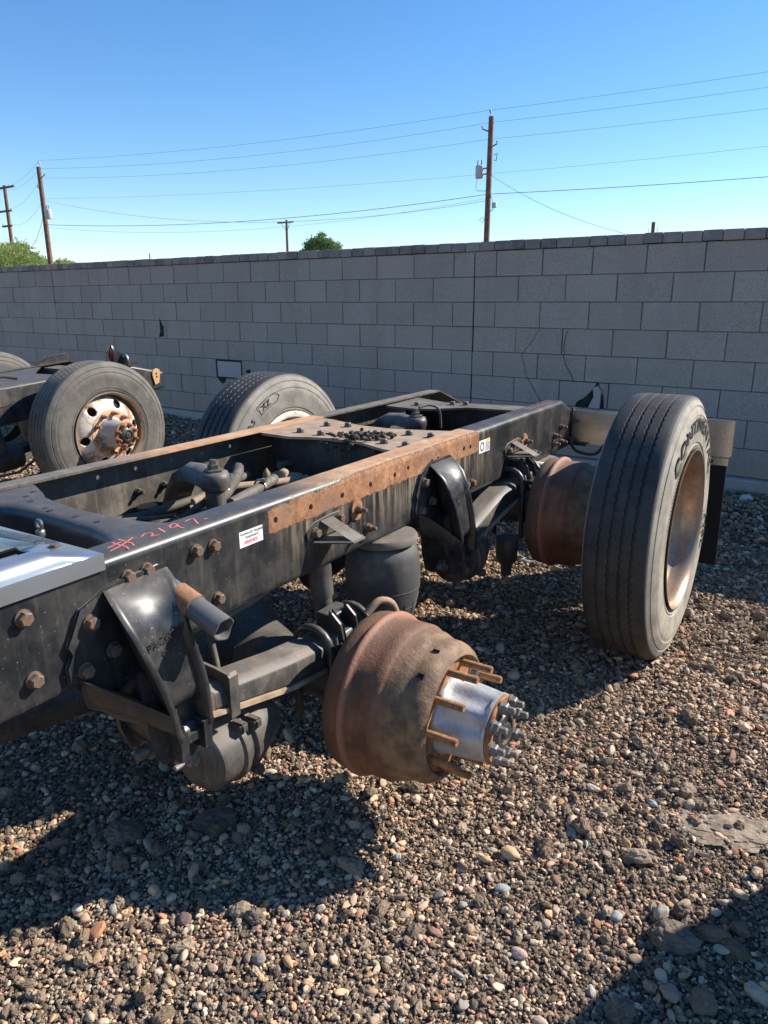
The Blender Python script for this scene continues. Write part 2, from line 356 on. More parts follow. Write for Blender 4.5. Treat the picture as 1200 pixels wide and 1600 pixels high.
_tc = {}
def text_data(txt, size, bold=0.0):
    key = (txt, size, bold)
    if key in _tc: return _tc[key]
    cu = bpy.data.curves.new('t', 'FONT'); cu.body = txt; cu.size = size; cu.align_x = 'LEFT'; cu.resolution_u = 3; cu.offset = bold
    o = bpy.data.objects.new('t', cu); COL.objects.link(o); bpy.context.view_layer.update()
    me = bpy.data.meshes.new_from_object(o.evaluated_get(bpy.context.evaluated_depsgraph_get()))
    vs = [tuple(v.co[:2]) for v in me.vertices]; fs = [tuple(p.vertices) for p in me.polygons]
    bpy.data.objects.remove(o); bpy.data.curves.remove(cu); bpy.data.meshes.remove(me)
    _tc[key] = (vs, fs); return vs, fs
def add_text(b, txt, size, fn, mi=0, bold=0.0):
    vs, fs = text_data(txt, size, bold); V_ = [b.V(fn(x, y)) for x, y in vs]
    for f in fs: b.F([V_[i] for i in f], mi)
def boolean(o, cutter):
    m = o.modifiers.new('cut', 'BOOLEAN'); m.operation = 'DIFFERENCE'; m.object = cutter; m.solver = 'EXACT'
    bpy.context.view_layer.update()
    me = bpy.data.meshes.new_from_object(o.evaluated_get(bpy.context.evaluated_depsgraph_get()))
    o.modifiers.clear(); o.data = me; bpy.data.objects.remove(cutter)
    for p in me.polygons: p.use_smooth = p.area < .012 and max(abs(v) for v in p.normal) < .999

# ------------------------------------------------------------------ ground
def vnoise(x, y, f, seed=0):
    x = np.asarray(x) * f; y = np.asarray(y) * f; xi = np.floor(x).astype(np.int64); yi = np.floor(y).astype(np.int64); fx = x - xi; fy = y - yi
    fx = fx * fx * (3 - 2 * fx); fy = fy * fy * (3 - 2 * fy)
    def h(a, b):
        n = (a * 374761393 + b * 668265263 + seed * 1442695041) & 0x7fffffff; n = ((n ^ (n >> 13)) * 1274126177) & 0x7fffffff; return ((n ^ (n >> 16)) & 0xffff) / 65535.
    return (h(xi, yi) * (1 - fx) + h(xi + 1, yi) * fx) * (1 - fy) + (h(xi, yi + 1) * (1 - fx) + h(xi + 1, yi + 1) * fx) * fy
def gh(x, y):
    x = np.asarray(x, float); y = np.asarray(y, float)
    t = np.clip((y + 1.9) / 1.7, 0, 1); z = .085 * t * t * (3 - 2 * t)
    q = np.clip((-3.1 - y) / 1.3, 0, 1); z = z - .065 * q * q * (3 - 2 * q)
    z = z + .030 * (vnoise(x, y, 1.1, 3) - .5) + .018 * (vnoise(x, y, 4.3, 5) - .5) + .008 * (vnoise(x, y, 14, 8) - .5)
    far = np.clip((np.hypot(x, y + 3) - 12) / 20, 0, 1); return z * (1 - far) + .09 * far - .008
def grid_axis(a, b, step, far):
    v = list(np.arange(a, b + 1e-6, step)); s_, p = step, v[-1]
    while p < far: s_ *= 1.35; p += s_; v.append(p)
    s_, p = step, v[0]; out = []
    while p > -far: s_ *= 1.35; p -= s_; out.append(p)
    return np.array(out[::-1] + v)
xs = grid_axis(-6, 4.6, .045, 900); ys = grid_axis(-6.4, .4, .045, 900)
XX, YY = np.meshgrid(xs, ys); ZZ = gh(XX, YY); nx, ny = len(xs), len(ys)
vv = np.c_[XX.ravel(), YY.ravel(), ZZ.ravel()]; ii = (np.arange(ny - 1)[:, None] * nx + np.arange(nx - 1)).ravel()
ff = np.c_[ii, ii + 1, ii + nx + 1, ii + nx]
me = bpy.data.meshes.new('ground'); me.from_pydata(vv.tolist(), [], ff.tolist()); me.shade_smooth()
tag(link('ground', me, DIRT), 'dark brown dirt yard under the loose gravel', kind='structure')

# loose gravel: one geometry-nodes object, every pebble a real instance
def gravel(name, label, N):
    P_, S_, C_, I_, Rt = [], [], [], [], []
    cx, cy = 3.16, -5.75
    pal_r = np.array([(.42, .31, .22), (.42, .28, .22), (.30, .29, .25), (.50, .42, .33), (.24, .15, .125), (.25, .25, .24), (.39, .31, .245), (.46, .31, .18), (.34, .25, .19), (.33, .28, .235), (.38, .20, .135), (.37, .32, .26), (.44, .35, .27), (.31, .26, .21), (.36, .26, .18)])
    pal_d = np.array([(.15, .12, .093), (.18, .145, .115), (.11, .09, .072), (.23, .19, .15), (.16, .135, .112)])
    def layer(n, x0, x1, y0, y1, smin, smax, river, zlift, dmax=None, flat=.62):
        x = RNG.uniform(x0, x1, n); y = RNG.uniform(y0, y1, n); d = np.hypot(x - cx, y - cy)
        if dmax: k = (d > dmax[0]) & (d <= dmax[1]); x, y, d = x[k], y[k], d[k]
        m = len(x); sz = smin * (smax / smin) ** (RNG.random(m) ** 1.7)
        riv = RNG.random(m) < river * (.55 + .9 * vnoise(x, y, 1.7, 21))
        col = np.where(riv[:, None], pal_r[RNG.integers(0, len(pal_r), m)], pal_d[RNG.integers(0, len(pal_d), m)]) * RNG.uniform(.85, 1.5, (m, 1)) * np.array([1.24, 1.12, .98])
        idx = np.where(riv, RNG.integers(0, 8, m), RNG.integers(8, 14, m))
        asp = np.c_[RNG.uniform(.75, 1.5, m), RNG.uniform(.6, 1.05, m), np.where(riv, RNG.uniform(.4, .8, m), RNG.uniform(.6, .95, m))]
        z = gh(x, y) + sz * (.10 + zlift * RNG.random(m))
        P_.append(np.c_[x, y, z]); S_.append(asp * sz[:, None] * .5); C_.append(col); I_.append(idx)
        Rt.append(np.c_[RNG.normal(0, .35, m), RNG.normal(0, .35, m), RNG.uniform(0, 6.28, m)])
    A = (-6.2, 4.6, -6.3, -.04)
    ar = (A[1] - A[0]) * (A[3] - A[2])
    layer(int(ar * 20000), *A, .0055, .013, .36, .55, (0, 2.7))
    layer(int(ar * 1300), *A, .012, .026, .62, .5, (0, 2.7))
    layer(int(ar * 9000), *A, .0075, .018, .36, .5, (2.7, 4.6))
    layer(int(ar * 650), *A, .015, .030, .60, .45, (2.7, 4.6))
    layer(int(ar * 1500), *A, .016, .036, .32, .5, (4.6, 12))
    layer(int(ar * 70), *A, .030, .055, .20, .35, (0, 12))
    layer(int(40 * 8 * 150), -20, 12, -14, -6.3, .03, .06, .35, .5, (0, 40))
    layer(int(14 * 6 * 300), -20, -6.2, -6.3, -.04, .03, .05, .35, .5, (0, 40))
    layer(int(5 * 6 * 500), 4.6, 9, -6.3, -.04, .025, .05, .35, .5, (0, 40))
    P = np.concatenate(P_); S = np.concatenate(S_); C = np.concatenate(C_); I = np.concatenate(I_); Rv = np.concatenate(Rt)
    me = bpy.data.meshes.new(name); n = len(P); me.vertices.add(n); me.vertices.foreach_set('co', P.ravel().astype(np.float32))
    for nm, ty, key, arr in (('pscl', 'FLOAT_VECTOR', 'vector', S), ('prot', 'FLOAT_VECTOR', 'vector', Rv), ('pcol', 'FLOAT_VECTOR', 'vector', C)):
        a = me.attributes.new(nm, ty, 'POINT'); a.data.foreach_set(key, arr.ravel().astype(np.float32))
    a = me.attributes.new('pidx', 'INT', 'POINT'); a.data.foreach_set('value', I.astype(np.int32))
    me.update(); o = link(name, me, None); tag(o, label, 'gravel', kind='stuff')
    t = bpy.data.node_groups.new('gravel_nodes', 'GeometryNodeTree')
    t.interface.new_socket('Geometry', in_out='INPUT', socket_type='NodeSocketGeometry'); t.interface.new_socket('Geometry', in_out='OUTPUT', socket_type='NodeSocketGeometry')
    N_ = t.nodes; L = t.links; gi = N_.new('NodeGroupInput'); go = N_.new('NodeGroupOutput')
    g2i = N_.new('GeometryNodeGeometryToInstance')
    for v in reversed(range(14)):
        ic = N_.new('GeometryNodeMeshIcoSphere'); ic.inputs['Radius'].default_value = 1; ic.inputs['Subdivisions'].default_value = 3
        ps = N_.new('GeometryNodeInputPosition'); nz = N_.new('ShaderNodeTexNoise'); nz.noise_dimensions = '4D'
        L.new(ps.outputs[0], nz.inputs['Vector']); nz.inputs['W'].default_value = v * 7.3
        rough_ = v >= 8
        nz.inputs['Scale'].default_value = 1.5 if rough_ else .62 + .07 * v; nz.inputs['Detail'].default_value = 3.5 if rough_ else (.3 if v < 3 else 1.6); nz.inputs['Roughness'].default_value = .75
        sb = N_.new('ShaderNodeVectorMath'); sb.operation = 'SUBTRACT'; L.new(nz.outputs['Color'], sb.inputs[0]); sb.inputs[1].default_value = (.5, .5, .5)
        ml = N_.new('ShaderNodeVectorMath'); ml.operation = 'SCALE'; L.new(sb.outputs[0], ml.inputs[0]); ml.inputs['Scale'].default_value = 1.9 if rough_ else 1.25
        sp = N_.new('GeometryNodeSetPosition'); L.new(ic.outputs[0], sp.inputs['Geometry']); L.new(ml.outputs[0], sp.inputs['Offset'])
        ss_ = N_.new('GeometryNodeSetShadeSmooth'); L.new(sp.outputs[0], ss_.inputs[0]); ss_.inputs['Shade Smooth'].default_value = not rough_
        sm = N_.new('GeometryNodeSetMaterial'); L.new(ss_.outputs[0], sm.inputs[0]); sm.inputs['Material'].default_value = GRAVEL
        L.new(sm.outputs[0], g2i.inputs[0])
    ip = N_.new('GeometryNodeInstanceOnPoints'); m2p = N_.new('GeometryNodeMeshToPoints'); L.new(gi.outputs[0], m2p.inputs[0]); L.new(m2p.outputs[0], ip.inputs['Points'])
    L.new(g2i.outputs[0], ip.inputs['Instance']); ip.inputs['Pick Instance'].default_value = True
    def na(nm, ty):
        a_ = N_.new('GeometryNodeInputNamedAttribute'); a_.data_type = ty; a_.inputs[0].default_value = nm; return a_.outputs['Attribute']
    L.new(na('pidx', 'INT'), ip.inputs['Instance Index']); L.new(na('pscl', 'FLOAT_VECTOR'), ip.inputs['Scale'])
    e2r = N_.new('FunctionNodeEulerToRotation'); L.new(na('prot', 'FLOAT_VECTOR'), e2r.inputs[0]); L.new(e2r.outputs[0], ip.inputs['Rotation'])
    L.new(ip.outputs[0], go.inputs[0])
    o.modifiers.new('scatter', 'NODES').node_group = t
    print('gravel points', n)
gravel('gravel', 'loose mixed river gravel and dark crushed stone covering the yard', 0)

# ------------------------------------------------------------------ block wall
WZ = 1.80          # underside of the cap course
BW, BH = .4064, .2032
wall = thing('block_wall', (0, .1, .09), 'long grey concrete block wall with a charcoal paver cap behind the chassis', 'wall')
woff = Vector((0, -.1, -.09))
def block_mesh(wd, seed, ht=BH - .0065, dp=.12):
    rnd = random.Random(seed); b = B(); b.box((0, dp / 2, 0), (wd, dp, ht)); b.bm.faces.ensure_lookup_table()
    for v in b.bm.verts: v.co += Vector((rnd.uniform(-.0015, .0015), rnd.uniform(-.002, .002) if v.co.y < .01 else 0, rnd.uniform(-.0015, .0015)))
    b.bevel(.0028, 1); return b.mesh('block', 30)
full = [block_mesh(BW - .0065, k) for k in range(5)]; half = [block_mesh(BW / 2 - .0065, 9 + k) for k in range(3)]
for m_ in full + half: m_.materials.append(BLOCK)
cap_m = []
for k in range(4):
    b = B(); b.box((0, .1, .0375), (.1305, .215, .072)); b.bevel(.004, 1); me = b.mesh('cap', 40); me.materials.append(CAPS); cap_m.append(me)
def row_cells(row, x0, x1):
    """half-block indices; control joints at 0 and -31 (and every ~31), courses alternate from each joint"""
    cells = []
    joints = [-124, -93, -62, -31, 0, 31]
    for a, b_ in zip(joints, joints[1:]):
        k = a
        first_half = (row % 2 == 0) if a in (0, -62, -124) else (row % 2 == 1)
        if first_half: cells.append((k, k + 1)); k += 1
        while k < b_:
            e = min(k + 2, b_); cells.append((k, e)); k = e
    return [c for c in cells if c[0] * BW / 2 >= x0 - .01 and c[1] * BW / 2 <= x1 + .01]
SPECIAL = {}
nb = 0; extra = B()
for row in range(8):
    zc = WZ - BH * (row + .5)
    for a, e in row_cells(row, -24.0, 14):
        xc = (a + e) / 2 * BW / 2; wd = (e - a) * BW / 2
        inside = -9.0 < xc < 3.0
        jy = random.uniform(-.003, .003)
        if row == 5 and abs(xc + 3.03) < .21: SPECIAL['pale'] = (xc, zc, wd); continue
        if row == 5 and abs(xc - .92) < .21: SPECIAL['broken'] = (xc, zc, wd); continue
        if inside:
            o = link('block', random.choice(full if e - a == 2 else half), None, wall, woff + Vector((xc, jy, zc))); nb += 1
        else: extra.box((xc, .06 + jy, zc), (wd - .009, .12, BH - .009))
tag(extra.build('blockwork_beyond_frame', BLOCK, wall, 0, woff), kind='stuff')
print('blocks', nb, SPECIAL)
x = -9.3; k = 0; ce = B()
while x < 3.6:
    o = link('cap_stone', cap_m[k % 4], None, wall, woff + Vector((x, -.008 + random.uniform(-.004, .004), WZ + random.uniform(-.002, .003)))); o.rotation_euler.z = random.uniform(-.02, .02); x += .1345; k += 1
xe = x
for rng in ((-24.0, -9.35), (xe - .005, 6.2)):
    x = rng[0]
    while x < rng[1]: ce.box((x, .092, WZ + .0375), (.1265, .215, .072)); x += .1345
tag(ce.build('cap_course_beyond_frame', CAPS, wall, 0, woff), kind='stuff')
c = B(); c.box((-8.93, .095, WZ / 2), (30.2, .176, WZ - .004)); c.build('mortar_core', MORTAR, wall, 0, woff)
c = B()
for (j0, yo) in ((-.0, 0), (-31 * BW / 2, 0)): c.box((j0, .003, WZ - .83), (.011, .004, 1.62))
c.build('control_joint', RECESS_SHADE, wall, 0, woff)
f = B(); f.box((-8.93, .03, .075), (30.2, .19, .18)); f.bevel(.012, 1); f.build('footing', CONC, wall, 30, woff)
# the pale loose block; its dark gaps are flat plates coloured as shade
xc, zc, wd = SPECIAL['pale']
h_ = B(); h_.box((xc, .004, zc), (wd - .006, .004, BH - .004)); h_.build('cavity_shade_plate', RECESS_SHADE, wall, 0, woff)
p_ = B(); p_.box((xc + .005, .05, zc - .004), (wd - .03, .1, BH - .028)); p_.bevel(.004); tag(p_.build('block', PALEB, wall, 30, woff), 'pale grey loose block with dark gaps round it')
h_ = B(); h_.prism([(xc - .19, zc - .10), (xc - .05, zc - .103), (xc - .075, zc - .14), (xc - .10, zc - .165), (xc - .14, zc - .15)], 1, -.004, .002); h_.build('cavity_shade_plate', RECESS_SHADE, wall, 0, woff)
h_ = B(); h_.prism([(xc + .27, zc + .0), (xc + .33, zc + .01), (xc + .335, zc - .04), (xc + .28, zc - .03)], 1, -.004, .002); h_.build('cavity_shade_plate', RECESS_SHADE, wall, 0, woff)
# broken block with a hanging shard
xc, zc, wd = SPECIAL['broken']
h_ = B(); h_.box((xc, .0045, zc), (wd - .002, .002, BH - .002)); h_.build('cavity_shade_plate', RECESS_SHADE, wall, 0, woff)  # flat dark plate paints the shade of the knocked-out hole
x0, x1, z0, z1 = xc - wd / 2 + .005, xc + wd / 2 - .005, zc - BH / 2 + .005, zc + BH / 2 - .005
sh = B(); sh.prism([(x0, z0), (x0 + .135, z0), (x0 + .15, z0 + .035), (x0 + .21, z0 + .075), (x0 + .26, z0 + .125), (x0 + .29, z0 + .165), (x0 + .30, z1), (x0, z1)], 1, .0, .11)
sh.prism([(x1 - .02, z0), (x1, z0), (x1, z1), (x1 - .075, z1), (x1 - .055, z0 + .14), (x1 - .03, z0 + .09)], 1, 0, .11)
tag(sh.build('block', BLOCK, wall, 0, woff), 'broken block with a dark hole knocked through its face')
sd_ = B(); sd_.prism([(xc + .055, zc - .098), (xc + .145, zc - .098), (xc + .15, zc + .03), (xc + .12, zc + .078), (xc + .085, zc + .055), (xc + .095, zc - .01)], 1, -.022, .002)
tag(sd_.build('shard', PALEB, wall, 0, woff), 'loose shell of the broken block')
# hairline cracks
def strip(b, pts, w_, y):
    for (xa, za), (xb, zb) in zip(pts, pts[1:]):
        d = Vector((xb - xa, zb - za)).normalized(); n = Vector((-d.y, d.x)) * w_ / 2
        b.F([b.V((xa + n.x, y, za + n.y)), b.V((xb + n.x, y, zb + n.y)), b.V((xb - n.x, y, zb - n.y)), b.V((xa - n.x, y, za - n.y))])
cr = B()
def wig(x0, z0, x1, z1, n, amp):
    return [(x0 + (x1 - x0) * i / n + random.uniform(-amp, amp) * (0 < i < n), z0 + (z1 - z0) * i / n) for i in range(n + 1)]
strip(cr, wig(.62, WZ - .62, .47, WZ - .83, 6, .008) + wig(.47, WZ - .83, .52, WZ - 1.0, 5, .008) + wig(.52, WZ - 1.0, .66, WZ - 1.2, 5, .01), .0035, -.0052)
strip(cr, wig(.86, WZ - .62, .83, WZ - .83, 7, .012) + wig(.83, WZ - .83, .93, WZ - 1.02, 7, .016), .0045, -.0052)
cr.build('crack', RECESS_SHADE, wall, 0, woff)
h_ = B(); h_.prism([(-4.17, 1.22), (-4.13, 1.13), (-4.11, 1.12), (-4.12, 1.01), (-4.20, 1.0), (-4.17, 1.07)], 1, -.004, .002); h_.build('cavity_shade_plate', RECESS_SHADE, wall, 0, woff)  # dark polygon on the face, painted shade in place of a recess

# ------------------------------------------------------------------ truck chassis (local axes: x lateral out to the near side, y rearward, z up from near rail top)
Z0 = .905
TM = Matrix((SVv, EXv, UPv)).transposed().to_4x4(); TM.translation = Vector((1.78984, -3.49108, -.01093))
truck = bpy.data.objects.new('truck_chassis', None); COL.objects.link(truck); truck.matrix_world = TM
tag(truck, 'bare black tandem truck chassis in front with rusty rail and pink number 2197', 'truck chassis', 'truck chassis parked by the wall')
ZL = (0, 0, Z0)
FAR = lambda p: (-.864 - p[0], p[1], p[2])
def arc(cx, cy, r, a0, a1, n): return [(cx + r * math.cos(a0 + (a1 - a0) * i / n), cy + r * math.sin(a0 + (a1 - a0) * i / n)) for i in range(n + 1)]
def c_section(top, bot, fw=.0889, t=.008, rad=.020, lip=None):
    out = [(-fw, top)] + arc(-rad, top - rad, rad, PI / 2, 0, 5) + arc(-rad, bot + rad, rad, 0, -PI / 2, 5) + [(-fw, bot)]
    ri = rad - t
    inn = [(-fw, bot + t)] + arc(-rad, bot + rad, ri, -PI / 2, 0, 5) + arc(-rad, top - rad, ri, 0, PI / 2, 5) + [(-fw, top - t)]
    return out + inn
def rail(tf, mat, stations, holes, name='frame_rail', root=truck, z0=ZL):
    b = B(tf); rings = []
    for r, top, bot in stations: rings.append([(l, r, z) for l, z in c_section(top, bot)])
    b.loft(rings); o = b.build(name, mat, root, 40, z0)
    if holes:
        c = B(tf)
        for r, z, rad in holes: c.lathe([(-.03, rad), (.03, rad)], (r, z), 12, 0, True)
        co = c.build('cutter', None, root, 0, z0); boolean(o, co)
    return o
HN = [(-.876, -.048, .009), (-.724, -.049, .009), (-.572, -.05, .009), (-.419, -.049, .009), (-.274, -.048, .009), (-.187, -.041, .008), (-.021, -.05, .009), (.027, -.049, .009), (.233, -.047, .009), (.289, -.049, .009)]
st = [(-3.6, .006, -.25), (-2, .006, -.25), (-1, .006, -.25), (0, .006, -.25), (.7, .006, -.25), (1.345, .006, -.25), (1.46, -.045, -.25), (1.60, -.110, -.165)]
rail_n = rail(ident, RAIL_NEAR, st, HN)
st2 = [(a, b_, c_) for a, b_, c_ in st[:5]] + [(1.46, .006, -.25), (1.60, -.045, -.25), (1.80, -.120, -.165)]
rail_f = rail(FAR, RAIL_FAR, st2, [(r, -.05, .0085) for r in (-.793, -.636, -.477, -.323, -.165, -.008, .15)])

def hexbolt_mesh(r=.0145, washer=True, stud=.0):
    b = B(); prof = []
    if washer: b.lathe([(0, .001), (0, r * 1.35), (.004, r * 1.35), (.0045, .001)], (0, 0), 16)
    b.lathe([(.004, .0005), (.004, r * 1.13), (.015, r * 1.13), (.018, r * .93), (.0185, .0005)], (0, 0), 6)
    if stud: b.lathe([(.018, r * .62), (.018 + stud, r * .62), (.020 + stud, r * .5), (.0205 + stud, .0005)], (0, 0), 10)
    return b.mesh('bolt', 30)
BM = hexbolt_mesh(.0122); BMS = hexbolt_mesh(.0115, True, .015); BM_BIG = hexbolt_mesh(.0132)
def bolt(parent, r, u, l=0.001, big=0, mat=BOLT, rot=None, far=False):
    src = BMS if big == 1 else (BM_BIG if big == 2 else BM)
    key = 'b%d%s' % (big, mat.name); me = _tc.get(key)
    if me is None:
        me = src.copy(); me.materials.clear(); me.materials.append(mat); _tc[key] = me
    o = bpy.data.objects.new('bolt', me); COL.objects.link(o); o.parent = parent; o.location = (l, r, u)
    o.rotation_euler = rot if rot else ((random.uniform(0, 1), 0, 0) if not far else (random.uniform(0, 1), 0, PI)); return o
for r, u in ((-1.36, -.049), (-1.309, -.049), (-1.164, -.048), (-1.108, -.052), (-1.106, -.190), (-1.60, -.053), (-1.598, -.184), (.250, -.194), (.307, -.199)):
    bolt(rail_n, r, u, .0005, 2 if r < -1.5 else 0)
for r, u in ((.967, -.193), (1.322, -.124), (1.235, -.156), (1.231, -.195), (1.334, -.202), (1.486, -.117), (-.442, -.186), (-.520, -.190)): bolt(rail_n, r, u, .0005, 1)
for r, u in ((-.504, -.109), (.84, -.118)):
    wsh = B(); wsh.lathe([(0, .001), (0, .03), (.006, .028), (.007, .001)], (0, 0), 18); o = wsh.build('washer', RUSTW, rail_n, 30); o.location = (.001, r, u); o.scale = (1, 1, 1.25); bolt(rail_n, r, u, .007, 1)
for r, u in ((-.641, -.133), (-.524, -.133), (-.118, -.133), (-.644, -.197), (-1.0, -.2), (.3, -.12), (.5, -.12), (.62, -.2), (1.05, -.13)): bolt(rail_f, r, u, -.864 + .009, 1, BOLTD)
# stickers
def sticker(b, r0, r1, u0, u1, l=.0012):
    b.F([b.V((l, r0, u0)), b.V((l, r1, u0)), b.V((l, r1, u1)), b.V((l, r0, u1))], 0)
s_ = B(); sticker(s_, -1.017, -.930, -.0875, -.0455)
def on_web(r, u, l=.0016): return lambda x, y: (l, r + x, u + y)
add_text(s_, 'Kenworth Airglide', .0112, on_web(-1.013, -.0565), 1, .00012); add_text(s_, 'Suspension', .0112, on_web(-.996, -.0665), 1, .00012)
for a, c_ in (((-1.005, -.0715), (-.942, -.0722)), ((-1.005, -.0802), (-.942, -.0809))): s_.F([s_.V((.0016, a[0], a[1])), s_.V((.0016, c_[0], a[1])), s_.V((.0016, c_[0], c_[1])), s_.V((.0016, a[0], c_[1]))], 2)
for a in (-1.0057, -.942): s_.F([s_.V((.0016, a, -.0715)), s_.V((.0016, a + .0008, -.0715)), s_.V((.0016, a + .0008, -.0809)), s_.V((.0016, a, -.0809))], 2)
add_text(s_, 'KENWORTH', .0088, on_web(-1.0, -.0795), 2, .0003); s_.F([s_.V((.0016, -1.0, -.0835)), s_.V((.0016, -.965, -.0835)), s_.V((.0016, -.965, -.0845)), s_.V((.0016, -1.0, -.0845))], 1)
link('sticker', s_.mesh('sticker', 0), [WHITE, INK, RED], rail_n)
s_ = B(); sticker(s_, .366, .468, -.0925, -.0405)
s_.F([s_.V((.0016, .425, -.0425)), s_.V((.0016, .466, -.0425)), s_.V((.0016, .466, -.051)), s_.V((.0016, .425, -.051))], 3)
for k in range(7): s_.F([s_.V((.0016, .425, -.054 - k * .0052)), s_.V((.0016, .465, -.054 - k * .0052)), s_.V((.0016, .465, -.0565 - k * .0052)), s_.V((.0016, .425, -.0565 - k * .0052))], 1)
ring = [(.395 + .019 * math.cos(a), -.067 + .019 * math.sin(a)) for a in np.linspace(0, 2 * PI, 25)]; ring2 = [(.395 + .0125 * math.cos(a), -.067 + .0125 * math.sin(a)) for a in np.linspace(0, 2 * PI, 25)]
for i in range(24): s_.F([s_.V((.0016, *ring[i])), s_.V((.0016, *ring[i + 1])), s_.V((.0016, *ring2[i + 1])), s_.V((.0016, *ring2[i]))], 1)
link('sticker', s_.mesh('sticker', 0), [WHITE, INK, RED, YEL], rail_n)
# painted number #2197.
ST = [[(-.031, -1.37), (-.043, -1.332), (-.065, -1.285)], [(-.053, -1.36), (-.059, -1.337), (-.063, -1.318)], [(-.075, -1.331), (-.047, -1.333), (-.027, -1.333), (-.009, -1.341)], [(-.083, -1.308), (-.058, -1.31), (-.034, -1.312), (-.018, -1.319)],
      [(-.055, -1.268), (-.065, -1.25), (-.059, -1.239), (-.047, -1.243), (-.036, -1.255), (-.032, -1.238)], [(-.072, -1.205), (-.036, -1.217)],
      [(-.057, -1.16), (-.07, -1.162), (-.062, -1.179), (-.048, -1.187), (-.045, -1.177), (-.057, -1.16), (-.041, -1.171), (-.02, -1.174)], [(-.058, -1.135), (-.062, -1.116), (-.057, -1.109), (-.038, -1.120), (-.018, -1.131)], [(-.033, -1.097), (-.032, -1.089)]]
cy_ = B()
def smooth_path(p, n=4):
    if len(p) < 3: return p
    out = []; q = [p[0]] + p + [p[-1]]
    for i in range(1, len(q) - 2):
        a, b_, c_, d = (Vector(v) for v in q[i - 1:i + 3])
        for k in range(n):
            t = k / n; out.append(tuple(.5 * ((2 * b_) + (c_ - a) * t + (2 * a - 5 * b_ + 4 * c_ - d) * t * t + (3 * b_ - a - 3 * c_ + d) * t ** 3)))
    return out + [p[-1]]
for s in ST:
    q = smooth_path(s)
    for (xa, ya), (xb, yb) in zip(q, q[1:]):
        d = Vector((xb - xa, yb - ya)); d.normalize(); n = Vector((-d.y, d.x)) * .0022; e = d * .001
        pts = [(xa - e.x + n.x, ya - e.y + n.y), (xb + e.x + n.x, yb + e.y + n.y), (xb + e.x - n.x, yb + e.y - n.y), (xa - e.x - n.x, ya - e.y - n.y)]
        cy_.F([cy_.V((a, b_, .0068)) for a, b_ in pts])
cy_.build('painted_number', CRAYON, rail_n, 0)
# faint marker scrawl near the tail of each rail
for rl, tf, r0 in ((rail_n, ident, .98), (rail_f, FAR, 1.05)):
    c = B(tf); rnd = random.Random(5)
    for k in range(9):
        a = r0 + k * .034; pts = [(-.02 - rnd.random() * .015, a), (-.03 - rnd.random() * .02, a + .012), (-.055 - rnd.random() * .012, a + rnd.uniform(-.01, .01))]
        for (xa, ya), (xb, yb) in zip(pts, pts[1:]): c.F([c.V((xa, ya - .0022, .0068)), c.V((xb, yb - .0022, .0068)), c.V((xb, yb + .0022, .0068)), c.V((xa, ya + .0022, .0068))])
    c.build('marker_scrawl', CRAYON, rl, 0)

# aluminium deck plate
dp = B(); LX = [-.872, -.19, -.137, .0045]; RX = [-2.5, -1.487, -1.415]; z1, z0_ = .0215, .0165
for i in range(3):
    for j in range(2):
        if i == 1 and j == 0: continue
        dp.box(((LX[i] + LX[i + 1]) / 2, (RX[j] + RX[j + 1]) / 2, (z1 + z0_) / 2), (LX[i + 1] - LX[i], RX[j + 1] - RX[j], z1 - z0_))
bmesh.ops.remove_doubles(dp.bm, verts=dp.bm.verts, dist=.0004)
dl = {}
for f_ in list(dp.bm.faces):
    k_ = tuple(round(v, 4) for v in f_.calc_center_median()); dl.setdefault(k_, []).append(f_)
bmesh.ops.delete(dp.bm, geom=[f_ for v in dl.values() if len(v) > 1 for f_ in v], context='FACES_ONLY')
dp.box((.0065, -1.9575, .004), (.004, 1.085, .035)); dp.box((-.163, -1.9, .0), (.004, .8, .03))
deck = dp.build('deck_plate', DECK, truck, 30, ZL)
lp = B(); lp.box((-.16, -1.512, -.03), (.05, .05, .012), Matrix.Rotation(.5, 3, 'Z')); lp.box((-.145, -1.53, -.012), (.02, .05, .04)); lp.build('catch', TAN, deck, 30)
for l, r in ((-.30, -1.55), (-.12, -1.44), (-.5, -1.5)): bolt(deck, r, .0215, l, 0, BOLTD, (0, -PI / 2, 0)).scale = (.35, .8, .8)

# crossmember under the deck end: flared pressed channel
cm = B()
top = [(-.775, -1.075), (-.746, -1.085), (-.66, -1.12), (-.60, -1.15), (-.53, -1.165), (-.421, -1.180), (-.245, -1.176), (-.17, -1.165), (-.12, -1.145), (-.085, -1.115)]
front = [(-.775, -1.345), (-.72, -1.31), (-.626, -1.268), (-.54, -1.255), (-.451, -1.252), (-.37, -1.258), (-.305, -1.272), (-.22, -1.292), (-.15, -1.315), (-.085, -1.365)]
rings = []
for (l, rt), (l2, rf) in zip(top, front):
    rings.append([(l, rt, -.003), (l, rf + .03, -.003), (l, rf + .012, -.007), (l, rf + .003, -.018), (l, rf, -.035), (l, rf, -.215), (l, rf + .008, -.215), (l, rf + .008, -.035), (l, rf + .02, -.0125), (l, rt, -.011)])
cm.loft(rings); cmo = cm.build('crossmember', mat_paint('crossmember_blue_black', (.020, .023, .030), .42, .7, 0), truck, 50, ZL)
hb = B()
for l, r in ((-.69, -1.13), (-.66, -1.17), (-.60, -1.195), (-.50, -1.215), (-.47, -1.222), (-.36, -1.225), (-.27, -1.228)):
    hb = B(); hb.lathe([(-.0026, .0005), (-.0022, .0085), (-.0030, .0086)], (l, r), 12, 2); hb.build('hole', RECESS_SHADE, cmo, 0)  # dark disc laid on the plate, shade painted instead of an opening
fit = B(); fit.lathe([(-.10, .001), (-.10, .010), (-.06, .010), (-.055, .007), (-.045, .007), (-.04, .012), (-.025, .012), (-.022, .001)], (-.40, -1.30), 10, 2)
